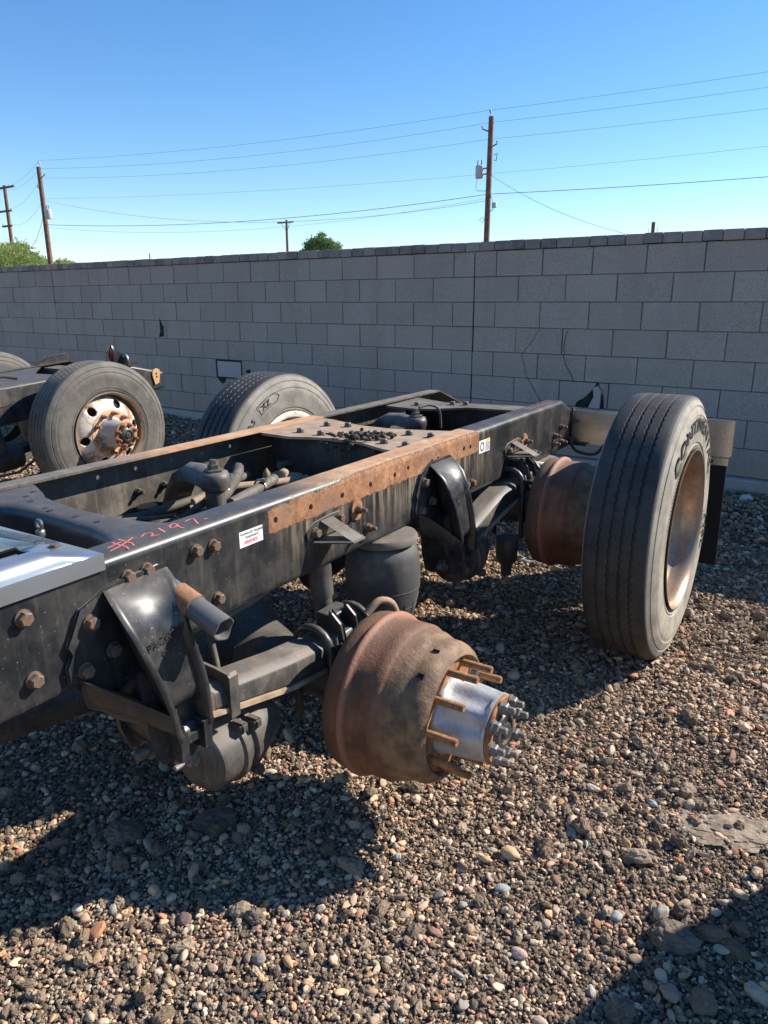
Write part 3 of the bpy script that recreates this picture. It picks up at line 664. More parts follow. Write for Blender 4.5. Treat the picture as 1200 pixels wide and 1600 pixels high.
fit.box((-.40, -1.30, -.065), (.045, .03, .03)); fit.lathe([(-1.345, .001), (-1.345, .011), (-1.31, .011), (-1.31, .001)], (-.365, -.055), 10, 1); fit.bevel(.0015); fit.build('air_fitting', BRASS, truck, 30, ZL)
t_ = B(); ring_ = [(-.40 + .011 * math.cos(a), -1.30, -.010 + .011 * math.sin(a)) for a in np.linspace(0, 2 * PI, 17)]; t_.tube(ring_, .004, 6, False); t_.build('air_fitting', BRASS, truck, 30, ZL)

# centre crossmember with its dusty top plate
cm = B(); cm.prism([(-.772, -.07), (-.62, -.085), (-.50, -.045), (-.30, -.045), (-.16, -.11), (-.093, -.13), (-.093, .335), (-.2, .30), (-.35, .26), (-.52, .27), (-.72, .345), (-.772, .35)], 2, -.012, -.002)
cm.bevel(.0015); pl_ = cm.build('crossmember_plate', TAN, truck, 30, ZL)
cm = B(); cm.box((-.43, -.02, -.115), (.66, .012, .19)); cm.box((-.43, .25, -.115), (.66, .012, .19)); cm.box((-.43, .115, -.20), (.66, .28, .012)); cm.bevel(.002); cm.build('crossmember', UNDER, truck, 30, ZL)
for l, r in ((-.631, .009), (-.521, .002), (-.631, .19), (-.54, .215), (-.203, -.025), (-.102, -.036), (-.212, .171), (-.110, .166)): bolt(pl_, r, -.002, l, 0, BOLTD, (0, -PI / 2, 0))
dirt = B(); rnd = random.Random(4)
for k in range(150):
    a = rnd.random(); l = -.37 + rnd.gauss(0, .05) + .06 * a; r = -.06 + a * .15 + rnd.gauss(0, .02); s = rnd.uniform(.004, .014)
    bmesh.ops.create_icosphere(dirt.bm, subdivisions=1, radius=s, matrix=Matrix.Translation((l, r, .0 + rnd.random() * .012 * (1 if r > -.04 else -4) + s * .3)) @ Matrix.Rotation(rnd.random() * 6, 4, 'X') @ Matrix.Diagonal((1, .8, .7, 1)))
for v in dirt.bm.verts: v.co += Vector((rnd.uniform(-.002, .002),) * 3)
tag(dirt.build('dirt_clods', GREASE, truck, 0, ZL), kind='stuff')
# rear crossmember (dark channel with light top)
cm = B(); cm.prism([(-.76, .86), (-.60, .83), (-.50, .86), (-.36, .99), (-.09, 1.0), (-.09, 1.16), (-.40, 1.12), (-.55, 1.10), (-.77, 1.2)], 2, -.016, -.006)
cm.bevel(.0012); p2 = cm.build('crossmember_plate', DIRTY, truck, 30, ZL)
for l, r in ((-.47, 1.03), (-.41, 1.06), (-.62, .93)): bolt(p2, r, -.006, l, 0, BOLT, (0, -PI / 2, 0))
cm = B(); cm.box((-.43, 1.06, -.12), (.67, .012, .2)); cm.box((-.43, .98, -.2), (.67, .14, .012)); cm.bevel(.002); cm.build('crossmember', UNDER, truck, 30, ZL)
for r_ in (-1.9, -2.9): cm = B(); cm.box((-.43, r_, -.12), (.67, .012, .2)); cm.build('crossmember', UNDER, truck, 30, ZL)

# upper torque-rod brackets with their rubber-bushed posts
def rod_bracket(dr):
    b = B(); path = [(-.855, -.50, -.24, .085, .03), (-.80, -.51, -.14, .085, .03), (-.73, -.535, -.065, .08, .03), (-.65, -.57, -.03, .075, .028), (-.55, -.615, -.018, .065, .028), (-.47, -.648, -.025, .055, .028)]
    rings = []
    for l, r, u, wd, th in path:
        wd *= .8; rings.append([(l, r + dr - wd, u - th * 1.4), (l, r + dr - wd * .8, u), (l, r + dr, u + th * .5), (l, r + dr + wd * .8, u), (l, r + dr + wd, u - th * 1.4), (l, r + dr, u - th * 1.2)])
    b.loft(rings); b.lathe([(-.07, .02), (-.07, .042), (-.05, .050), (-.03, .051), (-.012, .044), (-.008, .02)], (-.45, -.655 + dr), 22, 2, True)
    br = b.build('torque_rod_bracket', DIRTY, truck, 60, ZL)
    b = B(); b.lathe([(-.008, .034), (-.003, .034), (-.001, .020), (.012, .020), (.014, .014), (.028, .012), (.030, .001)], (-.45, -.655 + dr), 6, 2); b.build('bushing_nut', BOLTD, br, 30)
    b = B(); b.lathe([(-.34, .001), (-.34, .033), (-.075, .033), (-.07, .001)], (-.45, -.655 + dr), 20, 2); b.build('bushing_sleeve', DIRTY, br, 30)
rod_bracket(0); rod_bracket(1.285)
def hose(path, r, mat=RUBBERH, name='hose', parent=truck, n=10, sub=4):
    P_ = [Vector(p) for p in path]; out = []; q = [P_[0]] + P_ + [P_[-1]]
    for i in range(1, len(q) - 2):
        a, b_, c_, d = q[i - 1:i + 3]
        for k in range(sub):
            t = k / sub; out.append(.5 * ((2 * b_) + (c_ - a) * t + (2 * a - 5 * b_ + 4 * c_ - d) * t * t + (3 * b_ - a - 3 * c_ + d) * t ** 3))
    out.append(P_[-1]); b = B(); b.tube([tuple(v) for v in out], r, n); return b.build(name, mat, parent, 60, ZL if parent is truck else None)
hose([(-.50, -.62, -.14), (-.55, -.5, -.12), (-.62, -.38, -.10), (-.66, -.33, -.085)], .022)
hose([(-.44, -.60, -.13), (-.46, -.5, -.125), (-.50, -.34, -.12), (-.52, -.29, -.12)], .019, HOSEM)
hose([(-.40, -.66, -.15), (-.42, -.55, -.15), (-.44, -.45, -.155), (-.47, -.40, -.155)], .013, HOSEM)
hose([(-.36, -.78, -.18), (-.37, -.6, -.175), (-.40, -.3, -.18), (-.42, .1, -.2)], .017)
hose([(-.60, -1.2, -.22), (-.58, -.9, -.20), (-.56, -.70, -.19), (-.50, -.5, -.17)], .026)
hose([(-.82, -1.15, -.15), (-.80, -1.0, -.17), (-.78, -.85, -.19), (-.74, -.66, -.19), (-.70, -.55, -.2)], .017, HOSEM)
hose([(-.80, -1.12, -.11), (-.76, -1.0, -.135), (-.68, -.85, -.16), (-.60, -.7, -.17)], .008, HOSEM)
hose([(-.30, -1.1, -.2), (-.28, -.7, -.21), (-.30, -.3, -.22), (-.3, 0, -.21)], .012)
hose([(-.45, .66, .03), (-.43, .72, .035), (-.40, .76, .01), (-.40, .78, -.08)], .006)
hose([(-.62, -.60, -.15), (-.60, -.45, -.13), (-.55, -.30, -.14), (-.50, -.12, -.15)], .014, TAN)
hose([(-.70, -.72, -.17), (-.66, -.55, -.155), (-.68, -.4, -.14), (-.74, -.2, -.15)], .016, HOSEM)
hose([(-.52, -.75, -.16), (-.50, -.66, -.12), (-.53, -.58, -.11)], .012)
hose([(-.34, -.95, -.19), (-.32, -.75, -.16), (-.35, -.5, -.165), (-.33, -.25, -.17)], .010, TAN)
hose([(-.66, -.1, -.12), (-.6, .3, -.13), (-.55, .6, -.15), (-.5, 1, -.15)], .015)
b = B(); b.box((-.62, .93, -.10), (.10, .10, .07)); b.lathe([(-.17, .001), (-.17, .05), (-.11, .055), (-.10, .001)], (-.58, .80), 16, 2); b.bevel(.006); b.build('air_valve', DIRTY, truck, 30, ZL)
b = B(); b.box((-.60, -.14, -.16), (.12, .09, .04)); b.lathe([(-.2, .001), (-.2, .02), (-.11, .02), (-.1, .001)], (-.55, -.2), 12, 2); b.lathe([(-.2, .001), (-.2, .015), (-.12, .015), (-.1, .001)], (-.61, -.23), 12, 2); b.bevel(.004); b.build('air_valve', TAN, truck, 30, ZL)

# ---- suspension
def rot_box(b, p0, p1, w_, h, up=(0, 0, 1)):
    a = Vector(p1) - Vector(p0); y = a.normalized(); x = y.cross(Vector(up)).normalized(); z = x.cross(y)
    b.box(tuple((Vector(p0) + Vector(p1)) / 2), (w_, a.length, h), Matrix((x, y, z)).transposed())
def hanger(tf, dr, lettering):
    b = B(tf)
    prof = [(-1.485, -.08), (-1.41, -.052), (-1.28, -.048), (-1.245, -.07), (-1.22, -.16), (-1.215, -.27), (-1.38, -.285), (-1.495, -.262), (-1.525, -.225), (-1.527, -.19), (-1.512, -.165), (-1.520, -.145), (-1.505, -.12)]
    b.prism([(r + dr, u) for r, u in prof], 0, .0008, .013); b.bevel(.004, 2)
    S = [(-.055, .016, -1.432, -1.262), (-.072, .040, -1.440, -1.268), (-.095, .066, -1.444, -1.280), (-.14, .088, -1.436, -1.288), (-.20, .100, -1.420, -1.284), (-.26, .106, -1.402, -1.272), (-.31, .108, -1.388, -1.264), (-.335, .102, -1.381, -1.261), (-.352, .080, -1.377, -1.259), (-.360, .045, -1.374, -1.258)]
    S2 = [(-.40, .045, -1.366, -1.256), (-.412, .085, -1.363, -1.255), (-.43, .092, -1.358, -1.254), (-.446, .06, -1.353, -1.253)]
    full_ = [(u, ll, a, c_) for u, ll, a, c_ in S] + S2
    rib = [(-.055, .018), (-.072, .046), (-.095, .075), (-.14, .099), (-.20, .113), (-.26, .120), (-.31, .122), (-.335, .122), (-.352, .120), (-.360, .120), (-.40, .119), (-.412, .120), (-.43, .112), (-.446, .095)]
    rings = []
    for (u, ll, a, c_), (_, rl) in zip(full_, rib):
        bk = .010 if u > -.33 else .010 + (-.33 - u) * .45
        a0 = a + .02
        rings.append([(bk, a0 + dr + .03, u), (bk + (rl - bk) * .5, a0 + dr - .008, u), (rl - .004, a + dr, u), (rl, a + .005 + dr, u), (rl, a + .012 + dr, u), (rl - .003, a + .017 + dr, u), (ll, a + .021 + dr, u), (ll, (a + c_) / 2 + dr, u),
                      (ll, c_ - .021 + dr, u), (rl - .003, c_ - .017 + dr, u), (rl, c_ - .012 + dr, u), (rl, c_ - .006 + dr, u), (rl - .004, c_ + dr, u), (bk + (rl - bk) * .5, c_ + dr, u), (bk, c_ - .01 + dr, u)])
    b.loft(rings, True, True)
    # lower wing from the flange up to the bottom of the left rib
    b.loft([[(.013, -1.515 + dr, -.215), (.040, -1.512 + dr, -.222), (.040, -1.505 + dr, -.245), (.013, -1.508 + dr, -.250)], [(.016, -1.46 + dr, -.262), (.060, -1.455 + dr, -.265), (.060, -1.45 + dr, -.288), (.016, -1.455 + dr, -.29)],
            [(.02, -1.39 + dr, -.315), (.09, -1.388 + dr, -.322), (.09, -1.385 + dr, -.35), (.02, -1.388 + dr, -.35)], [(.03, -1.35 + dr, -.345), (.118, -1.352 + dr, -.365), (.118, -1.35 + dr, -.39), (.03, -1.35 + dr, -.39)]])
    sh_ = [(.012, -1.512, -.238), (.050, -1.506, -.225), (.085, -1.45, -.275), (.118, -1.385, -.335), (.118, -1.345, -.385), (.02, -1.33, -.375)]
    b.loft([[(l, r + dr, u) for l, r, u in sh_], [(l * .93, r + dr + .012, u - .055) for l, r, u in sh_]])
    b.box((.06, -1.305 + dr, -.435), (.09, .10, .02)); rot_box(b, (.055, -1.36 + dr, -.40), (.045, -1.36 + dr, -.47), .022, .05)
    rot_box(b, (.055, -1.255 + dr, -.39), (.045, -1.255 + dr, -.47), .022, .05)
    k_ = B(tf); k_.prism([(r + dr, u) for r, u in ((-1.405, -.25), (-1.262, -.25), (-1.245, -.40), (-1.252, -.455), (-1.28, -.485), (-1.33, -.488), (-1.368, -.465), (-1.392, -.40))], 0, -.035, .078); k_.bevel(.014, 2)
    for g_ in (-1.345, -1.275): k_.prism([(g_ - .011 + dr, -.405), (g_ + .011 + dr, -.405), (g_ + .011 + dr, -.474), (g_ - .011 + dr, -.474)], 0, .06, .115)
    h = b.build('spring_hanger', CAST, truck, 62, ZL)
    k_.build('hanger_body', CAST, h, 50)
    far = tf is not ident
    def bl(r, u, l, **k): p = tf((l, r + dr, u)); return bolt(h, p[1], p[2], p[0], far=far, **k)
    bl(-1.47, -.11, .013, big=2); bl(-1.496, -.207, .013, big=2); bl(-1.43, -.185, .02, big=2, mat=BOLTD); bl(-1.27, -.20, .05, mat=BOLTD)
    # clamp bolt across the clevis
    c = B(tf); c.lathe([(-1.43 + dr, .001), (-1.425 + dr, .012), (-1.412 + dr, .015), (-1.395 + dr, .015), (-1.395 + dr, .024), (-1.375 + dr, .024), (-1.375 + dr, .014), (-1.21 + dr, .014), (-1.21 + dr, .001)], (.048, -.44), 12, 1)
    c.build('clamp_bolt', BOLTD, h, 30)
    c = B(tf); c.box((.055, -1.225 + dr, -.40), (.05, .03, .055)); c.bevel(.008, 2); c.build('rubber_bush', CAPM, h, 40)
    if lettering:
        t = B(tf)
        def on_face(x, y):
            u = -.185 + y * .985 ; ll = .1015 + (u + .20) * -.10
            return (ll + .0022, -1.398 + dr + x, u + x * .15)
        add_text(t, 'PACCAR', .026, on_face, 0, .0006)
        add_text(t, '011', .017, lambda x, y: (lambda p: (p[0] - .0005, p[1], p[2]))(on_face(x + .03, y - .026)), 0, .0004)
        t.build('cast_lettering', CAST, h, 0)
    return h
def arm(tf, hr, hu, ar, au):
    """spring arm from the hanger eye (hr,hu) over the axle at (ar,au) to the air spring seat"""
    b = B(tf)
    pts = [(hr - .03, hu, .055), (hr + .02, hu + .003, .060), (hr + .15, hu + (au + .135 - hu) * .32, .066), (hr + .33, hu + (au + .135 - hu) * .72, .078), (ar - .02, au + .135, .078), (ar + .10, au + .125, .065)]
    rings = [[(-.035, r, u), (.034, r, u), (.058, r, u - .018), (.060, r, u - t), (-.035, r, u - t)] for r, u, t in pts]
    b.loft(rings); b.bevel(.004, 1)
    a = b.build('spring_arm', DIRTY, truck, 40, ZL)
    b = B(tf); rings = [[(-.033, r, u - t - .003), (.066, r, u - t - .003), (.066, r, u - t - .016), (-.033, r, u - t - .016)] for r, u, t in pts]
    b.loft(rings); b.build('lower_leaf', TAN, a, 40)
    b = B(tf); r, u = hr + .085, hu
    b.prism([(-.03, u - .065), (.035, u - .085), (.070, u - .085), (.074, u + .0), (.068, u + .016), (.03, u + .022), (-.02, u + .026)], 1, r - .004, r + .004)
    b.prism([(.066, u - .100), (.074, u - .104), (.074, u + .008), (.066, u + .016)], 1, r - .004, r + .026); b.build('rebound_bracket', DIRTY, a, 30)
    # axle seat, bump stop and u-bolts
    s = B(tf); zt = au + .135
    s.box((.03, ar + .035, zt - .005), (.13, .17, .05), None, .82); s.box((.02, ar + .035, zt - .08), (.12, .15, .10))
    s.prism([(ar + .005, zt + .0), (ar + .075, zt + .0), (ar + .085, zt + .06), (ar + .0, zt + .06)], 0, -.01, .045)
    s.box((.018, ar + .042, zt + .063), (.062, .10, .008)); s.prism([(.045, zt + .01), (.095, zt + .0), (.085, zt + .05), (.05, zt + .082)], 1, ar - .02, ar - .004)
    s.prism([(.045, zt + .01), (.095, zt + .0), (.085, zt + .05), (.05, zt + .082)], 1, ar + .055, ar + .071)
    s.bevel(.004, 1); so_ = s.build('axle_seat', CAST, a, 40)
    for rr in (ar - .065, ar + .135):
        ub = B(tf); path = [(-.045, rr, zt - .26), (-.045, rr, zt - .02)] + [(.02 - .065 * math.cos(t), rr, zt - .02 + .065 * math.sin(t)) for t in np.linspace(.2, PI - .2, 9)] + [(.085, rr, zt - .02), (.085, rr, zt - .26)]
        ub.tube(path, .0125, 10); ub.build('u_bolt', CAST, a, 60)
    # tail of the arm to the air spring
    t = B(tf); rings = []
    for r, u, hh, wd in ((ar + .08, au + .10, .07, .05), (ar + .2, au + .02, .07, .05), (ar + .30, au - .045, .06, .055), (ar + .52, au - .06, .045, .055)):
        rings.append([(-.05 - wd, r, u), (-.05 + wd, r, u), (-.05 + wd, r, u - hh), (-.05 - wd, r, u - hh)])
    t.loft(rings); t.bevel(.004); t.build('arm_tail', DIRTY, a, 40)
def air_spring(tf, r, ub):
    b = B(tf); H = -.262 - ub
    prof = [(-.285, .06), (-.287, .10), (-.30, .118)] + [(-.30 - H * f, R_) for f, R_ in ((.08, .127), (.2, .132), (.35, .131), (.5, .124), (.65, .112), (.78, .098), (.9, .085), (.97, .08))]
    b.lathe([(-z if 0 else z, R_) for z, R_ in prof], (-.05, r), 36, 2); a = b.build('air_spring', AIRR, truck, 60, ZL)
    b = B(tf); b.lathe([(-.252, .001), (-.252, .105), (-.256, .118), (-.266, .124), (-.280, .122), (-.286, .112), (-.287, .05)], (-.05, r), 36, 2); b.build('bead_plate', AIRT, a, 40)
    b = B(tf)
    for f in (.38, .55, .66, .78):
        R_ = np.interp(f, [.2, .35, .5, .65, .78, .9], [.132, .131, .124, .112, .098, .085]); b.tube([(-.05 + (R_ + .0003) * math.cos(t), r + (R_ + .0003) * math.sin(t), -.30 - H * f) for t in np.linspace(-1.5, .9, 14)], .0012, 5)
    for t in (-1.1, -.7, -.35, .0, .35, .7):
        b.tube([(-.05 + (R_ + .0003) * math.cos(t), r + (R_ + .0003) * math.sin(t), -.30 - H * f) for f, R_ in ((.5, .124), (.575, .1185), (.66, .111))], .0012, 5)
    b.build('moulded_ribs', AIRR, a, 60)
    b = B(tf); b.lathe([(ub - .02, .001), (ub - .02, .07), (ub + .03, .075), (ub + .04, .001)], (-.05, r), 20, 2); b.build('piston_base', UNDER, a, 40)
def chamber(tf, r, u, l=-.01, ln=.27, tilt=0):
    """spring brake chamber, axis rearward"""
    R_ = .095; b = B(tf)
    prof = [(0, .001), (0, .055), (.006, .072), (.022, .088), (.05, .093), (.085, .094), (.09, .101), (.105, .101), (.11, .092), (.13, .088), (.135, .099), (.150, .099), (.155, .09), (.19, .086), (.23, .07), (ln, .055), (ln, .001)]
    b.lathe([(r + x, q) for x, q in prof], (l, u), 40, 1); a = b.build('brake_chamber', DIRTY, truck, 32, ZL)
    b = B(tf); b.tube([(l + .0, r - .060, u + .02), (l, r + .01, u + .02)], .007, 10); b.lathe([(r - .02, .001), (r - .02, .019), (r - .004, .019), (r - .004, .026), (r + .002, .026), (r + .002, .001)], (l, u + .02), 6, 1); b.build('caging_bolt', NUT, a, 30)
    for p_ in ((l + .07, r + .097, u + .078), (l + .075, r + .142, u + .07), (l + .075, r + .142, u - .07)): b = B(tf); b.box(p_, (.045, .026, .028)); b.bevel(.006, 2); b.build('clamp_ear', DIRTY, a, 30)
def drum(tf, r, u):
    b = B(tf)
    prof = [(.172, .180), (.166, .205), (.167, .222), (.173, .229), (.190, .2325), (.212, .2325), (.219, .2325), (.223, .2385), (.228, .2405), (.234, .2395), (.239, .2335), (.247, .2260), (.30, .2245), (.326, .224), (.332, .2185), (.340, .2140), (.362, .2120), (.378, .2050), (.392, .1995), (.406, .1990), (.420, .1985), (.432, .1950), (.444, .1880), (.453, .178), (.459, .168), (.455, .163), (.438, .162), (.436, .10)]
    b.lathe(prof, (r, u), 72, 0); a = b.build('brake_drum', DRUM, truck, 50, ZL)
    for t in (2.2, 1.75): b = B(tf); b.box((.415, r + .1975 * math.cos(t), u + .1975 * math.sin(t)), (.018, .014, .006), Matrix.Rotation(-(t), 3, 'X')); b.build('casting_slot', RECESS_SHADE, a, 0)  # dark box on the surface, its colour stands for the slot's shade
    return a
def hub(tf, r, u, studs=True):
    b = B(tf); n = 60; rings = []
    for x, base, amp in ((.440, .112, 0), (.448, .112, .0), (.456, .106, .004), (.468, .099, .006), (.500, .096, .007), (.548, .092, .006), (.570, .091, .004), (.577, .095, 0), (.585, .095, 0), (.585, .001, 0)):
        rings.append([(x, r + (base + amp * math.cos(8 * t)) * math.cos(t), u + (base + amp * math.cos(8 * t)) * math.sin(t)) for t in np.linspace(0, 2 * PI, n, False)])
    b.loft(rings, True, False); h = b.build('wheel_hub', ALU, truck, 40, ZL)
    b = B(tf); b.lathe([(.430, .10), (.430, .161), (.4415, .161), (.4415, .10)], (r, u), 48, 0); b.build('mounting_flange', FLANGE, h, 30)
    b = B(tf); b.lathe([(.586, .001), (.586, .0915), (.593, .0925), (.597, .089), (.597, .062), (.593, .060), (.593, .001)], (r, u), 48, 0); b.build('axle_shaft_flange', FLANGE, h, 30)
    b = B(tf); b.lathe([(.593, .058), (.599, .056), (.607, .050), (.609, .036), (.603, .034), (.603, .024), (.611, .022), (.615, .016), (.615, .001)], (r, u), 40, 0); b.build('hub_cap', CAST, h, 40)
    for k in range(8):
        t = .2 + k * PI / 4; o_ = bolt(h, *(tf((0, r + .076 * math.cos(t), u + .076 * math.sin(t)))[1:]), tf((.5965, 0, 0))[0], 1, NUT, far=tf is not ident); o_.name = 'hub_nut'; o_.scale = (1.15, 1.3, 1.3)
    if studs:
        sm = B(tf); sm.lathe([(0, .001), (0, .0105), (.092, .0105), (.095, .009), (.095, .001)], (0, 0), 12, 0); me = sm.mesh('stud', 30); me.materials.append(STUD)
        for k in range(10):
            t = 1.764 + k * PI / 5 - 4 * PI / 5 * 0; p = tf((.44, r + .1429 * math.cos(t), u + .1429 * math.sin(t)))
            o_ = bpy.data.objects.new('wheel_stud', me); COL.objects.link(o_); o_.parent = h
            o_.location = (p[0] + (0 if tf is ident else .864), p[1], p[2])
            if k == 8:
                q = bolt(h, p[1], p[2], p[0], 2, NUT, far=tf is not ident); q.scale = (1.6, 1.15, 1.15); q.name = 'wheel_nut'
    return h
def axle(r, u):
    b = B(); n = 28; rings = []
    for l, R_, zs in ((.16, .05, 1), (.10, .055, 1), (.08, .072, 1), (-.05, .075, 1), (-.16, .085, 1), (-.24, .12, 1), (-.31, .165, 1), (-.38, .19, 1), (-.43, .197, 1), (-.48, .19, 1), (-.55, .165, 1), (-.62, .12, 1), (-.70, .085, 1), (-.81, .075, 1), (-.94, .072, 1), (-.96, .055, 1), (-1.02, .05, 1)):
        rings.append([(l, r + R_ * math.cos(t), u + R_ * math.sin(t)) for t in np.linspace(0, 2 * PI, n, False)])
    b.loft(rings, True, True)
    b.lathe([(r - .38, .001), (r - .38, .05), (r - .30, .055), (r - .28, .09), (r - .16, .14), (r - .1, .15)], (-.40, u + .04), 24, 1)
    b.build('axle_housing', UNDER, truck, 60, ZL)
    b = B(); b.lathe([(.168, .06), (.162, .20), (.158, .205), (.154, .06)], (r, u), 32, 0); b.build('backing_plate', UNDER, truck, 40, ZL)
    b = B(FAR); b.lathe([(.168, .06), (.162, .20), (.158, .205), (.154, .06)], (r, u), 32, 0); b.build('backing_plate', UNDER, truck, 40, ZL)
def shock_bracket(tf, r):
    """small folded triangular bracket bolted to the rail; r = centre"""
    b = B(tf); b.prism([(r - .085, -.145), (r - .088, -.12), (r - .05, -.098), (r + .02, -.092), (r + .075, -.092), (r + .088, -.11), (r + .08, -.145)], 0, .0008, .007)
    b.loft([[(.007, r - .030, -.097), (.007, r + .030, -.097), (.009, r + .030, -.097), (.009, r - .030, -.097)], [(.108, r - .006, -.152), (.108, r + .050, -.152), (.112, r + .050, -.155), (.112, r - .006, -.155)]])
    b.loft([[(.007, r - .075, -.150), (.007, r + .075, -.150), (.007, r + .075, -.156), (.007, r - .075, -.156)], [(.110, r - .008, -.150), (.110, r + .052, -.150), (.110, r + .052, -.156), (.110, r - .008, -.156)]])
    b.bevel(.0015); a = b.build('shock_bracket', DIRTY, truck, 30, ZL)
    for rr, uu in ((r - .055, -.126), (r + .062, -.110), (r + .08, -.150)):
        p = tf((.007, rr, uu)); bolt(a, p[1], p[2], p[0], 0, BOLT, far=tf is not ident)
    return a
for tf in (ident, FAR):
    for dr, ar, au in ((0, -.70, -.583), (1.371, .70, -.385)):
        hanger(tf, dr, tf is ident)
        arm(tf, -1.24 + dr, -.375, ar, au)
        air_spring(tf, ar + .42, au - .05)
        chamber(tf, (-1.22 if dr == 0 else .13), (-.60 if dr == 0 else -.49), -.01)
        shock_bracket(tf, -.665 + dr)
        sb_ = B(tf); rs = -.70 + dr
        sb_.tube([(-.05, rs + .06, -.18), (-.05, rs + .075, -.36)], .036, 18); sb_.tube([(-.05, rs + .075, -.35), (-.05, rs + .09, au + .02)], .029, 18); sb_.build('shock_absorber', DIRTY, truck, 60, ZL)
        drum(tf, ar, au); hub(tf, ar, au, dr == 0)
axle(-.70, -.583); axle(.70, -.385)
ds = B(); ds.tube([(-.40, -.26, -.50), (-.40, .30, -.42)], .05, 20); ds.tube([(-.40, -2.2, -.35), (-.40, -1.1, -.53)], .055, 20); ds.build('drive_shaft', UNDER, truck, 60, ZL)

for pth, rad_, m_ in (([(-.06, -1.06, -.52), (-.14, -1.0, -.44), (-.2, -.98, -.32), (-.26, -1.0, -.2)], .009, RUBBERH),
                      ([(-.03, .30, -.41), (-.06, .36, -.33), (-.14, .38, -.24), (-.22, .4, -.18)], .010, RUBBERH), ([(-.10, -1.3, -.28), (-.12, -1.1, -.31), (-.10, -.9, -.30), (-.14, -.5, -.27), (-.2, 0, -.25)], .012, HOSEM),
                      ([(.02, -1.35, -.27), (-.02, -1.30, -.31), (-.05, -1.24, -.36), (-.04, -1.2, -.44), (-.02, -1.19, -.52)], .009, RUBBERH)):
    hose(pth, rad_, m_, 'air_line')
for r_, l_, u_ in ((-.52, -.55, -.125), (-.44, -.615, -.112), (-.40, -.49, -.124)):
    c = B(); c.tube([(l_ + .027 * math.cos(t), r_, u_ + .027 * math.sin(t)) for t in np.linspace(0, 2 * PI, 15)], .004, 6, False); c.box((l_ + .02, r_, u_ + .028), (.02, .012, .012)); c.build('hose_clamp', BRASS, truck, 60, ZL)
# exhaust stub beside the front hanger
ex_ = B(); P0, P1 = Vector((.015, -1.275, -.095)), Vector((.185, -1.268, -.163))
def pipe(b, a, c, r0, r1, inner, n=28, wob=0):
    d = (c - a).normalized(); x = d.cross(Vector((0, 0, 1))).normalized(); y = x.cross(d)
    def rg(p, r, k=0): return [tuple(p + x * r * math.cos(t) * (1 + wob * math.sin(2 * t + 1)) + y * r * math.sin(t) + d * k * (.0015 * math.sin(5 * t) + .010 * math.exp(-((t - 4.5) / .5) ** 2))) for t in np.linspace(0, 2 * PI, n, False)]
    b.loft([rg(a, r0), rg(c, r1, 1), rg(c, r1 - .003, 1), rg(a, inner)], True, False)
pipe(ex_, P0, P1, .0265, .0285, .02, wob=.06); exo = ex_.build('exhaust_pipe_stub', MUFF, truck, 60, ZL)
eb = B(); d_ = (P1 - P0); pipe(eb, P0 + d_ * .22, P0 + d_ * .52, .0300, .0305, .0265); eb.build('rusty_sleeve', RUSTW, exo, 60)
hk = B(); hk.tube([(.10, -1.27, -.155), (.105, -1.265, -.175), (.112, -1.25, -.18), (.115, -1.245, -.16)], .003, 6); hk.build('wire_clip', BRASS, exo, 60)
# brake line and slack adjuster pieces under the front hanger
hose([(-.05, -1.46, -.26), (.0, -1.44, -.33), (.03, -1.38, -.37), (.04, -1.33, -.36)], .013, RUBBERH)
sa = B(); sa.lathe([(-1.38, .001), (-1.38, .02), (-1.35, .026), (-1.33, .04), (-1.31, .045), (-1.24, .05), (-1.2, .05), (-1.2, .001)], (-.03, -.42), 20, 1); sa.build('slack_adjuster', DIRTY, truck, 40, ZL)
hose([(.10, -.60, -.40), (.12, -.56, -.37), (.14, -.52, -.39), (.15, -.5, -.45)], .012, mat_plain('orange_dusty_hose', (.30, .20, .12), .8, 0, .4, 40, .001, .3), 'brake_hose')
b = B(); b.lathe([(-.65, .001), (-.65, .022), (-.60, .026), (-.58, .045), (-.52, .05), (-.48, .05), (-.48, .001)], (.07, .52), 16, 2); b.build('slack_adjuster', DIRTY, truck, 40, ZL)
b = B(); b.lathe([(-.06, .03), (-.05, .042), (.06, .042), (.07, .03)], (1.0, -.285), 24, 0, True); b.build('air_tank_end', DISC, truck, 40, ZL)

# rear mudflap hanger and flap
mh = B(); mh.box((.39, 1.525, -.150), (.79, .055, .175)); mh.bevel(.006, 2); mho = mh.build('mudflap_hanger', STEEL, truck, 30, ZL)
pb = B(); pb.box((.006, 1.49, -.145), (.008, .035, .2)); pb.box((.04, 1.47, -.235), (.1, .006, .012)); pb.build('hanger_plate', PAINT, mho, 30)
mf = B(); mf.box((.47, 1.515, -.52), (.60, .008, .54)); mf.bevel(.002); fl_ = mf.build('mud_flap', BLACKR, truck, 30, ZL)
cl = B(); cl.box((.47, 1.509, -.262), (.61, .008, .035)); cl.build('flap_clamp', STEEL, fl_, 30)
for l in (.70, .5, .3): bolt(fl_, 1.504, -.262, l, 0, BOLTD, (0, 0, -PI / 2)).scale = (.5, .6, .6)
hose([(.0, 1.46, -.20), (.05, 1.43, -.26), (.15, 1.43, -.27), (.19, 1.46, -.22)], .008, PAINT, 'hanger_hoop')

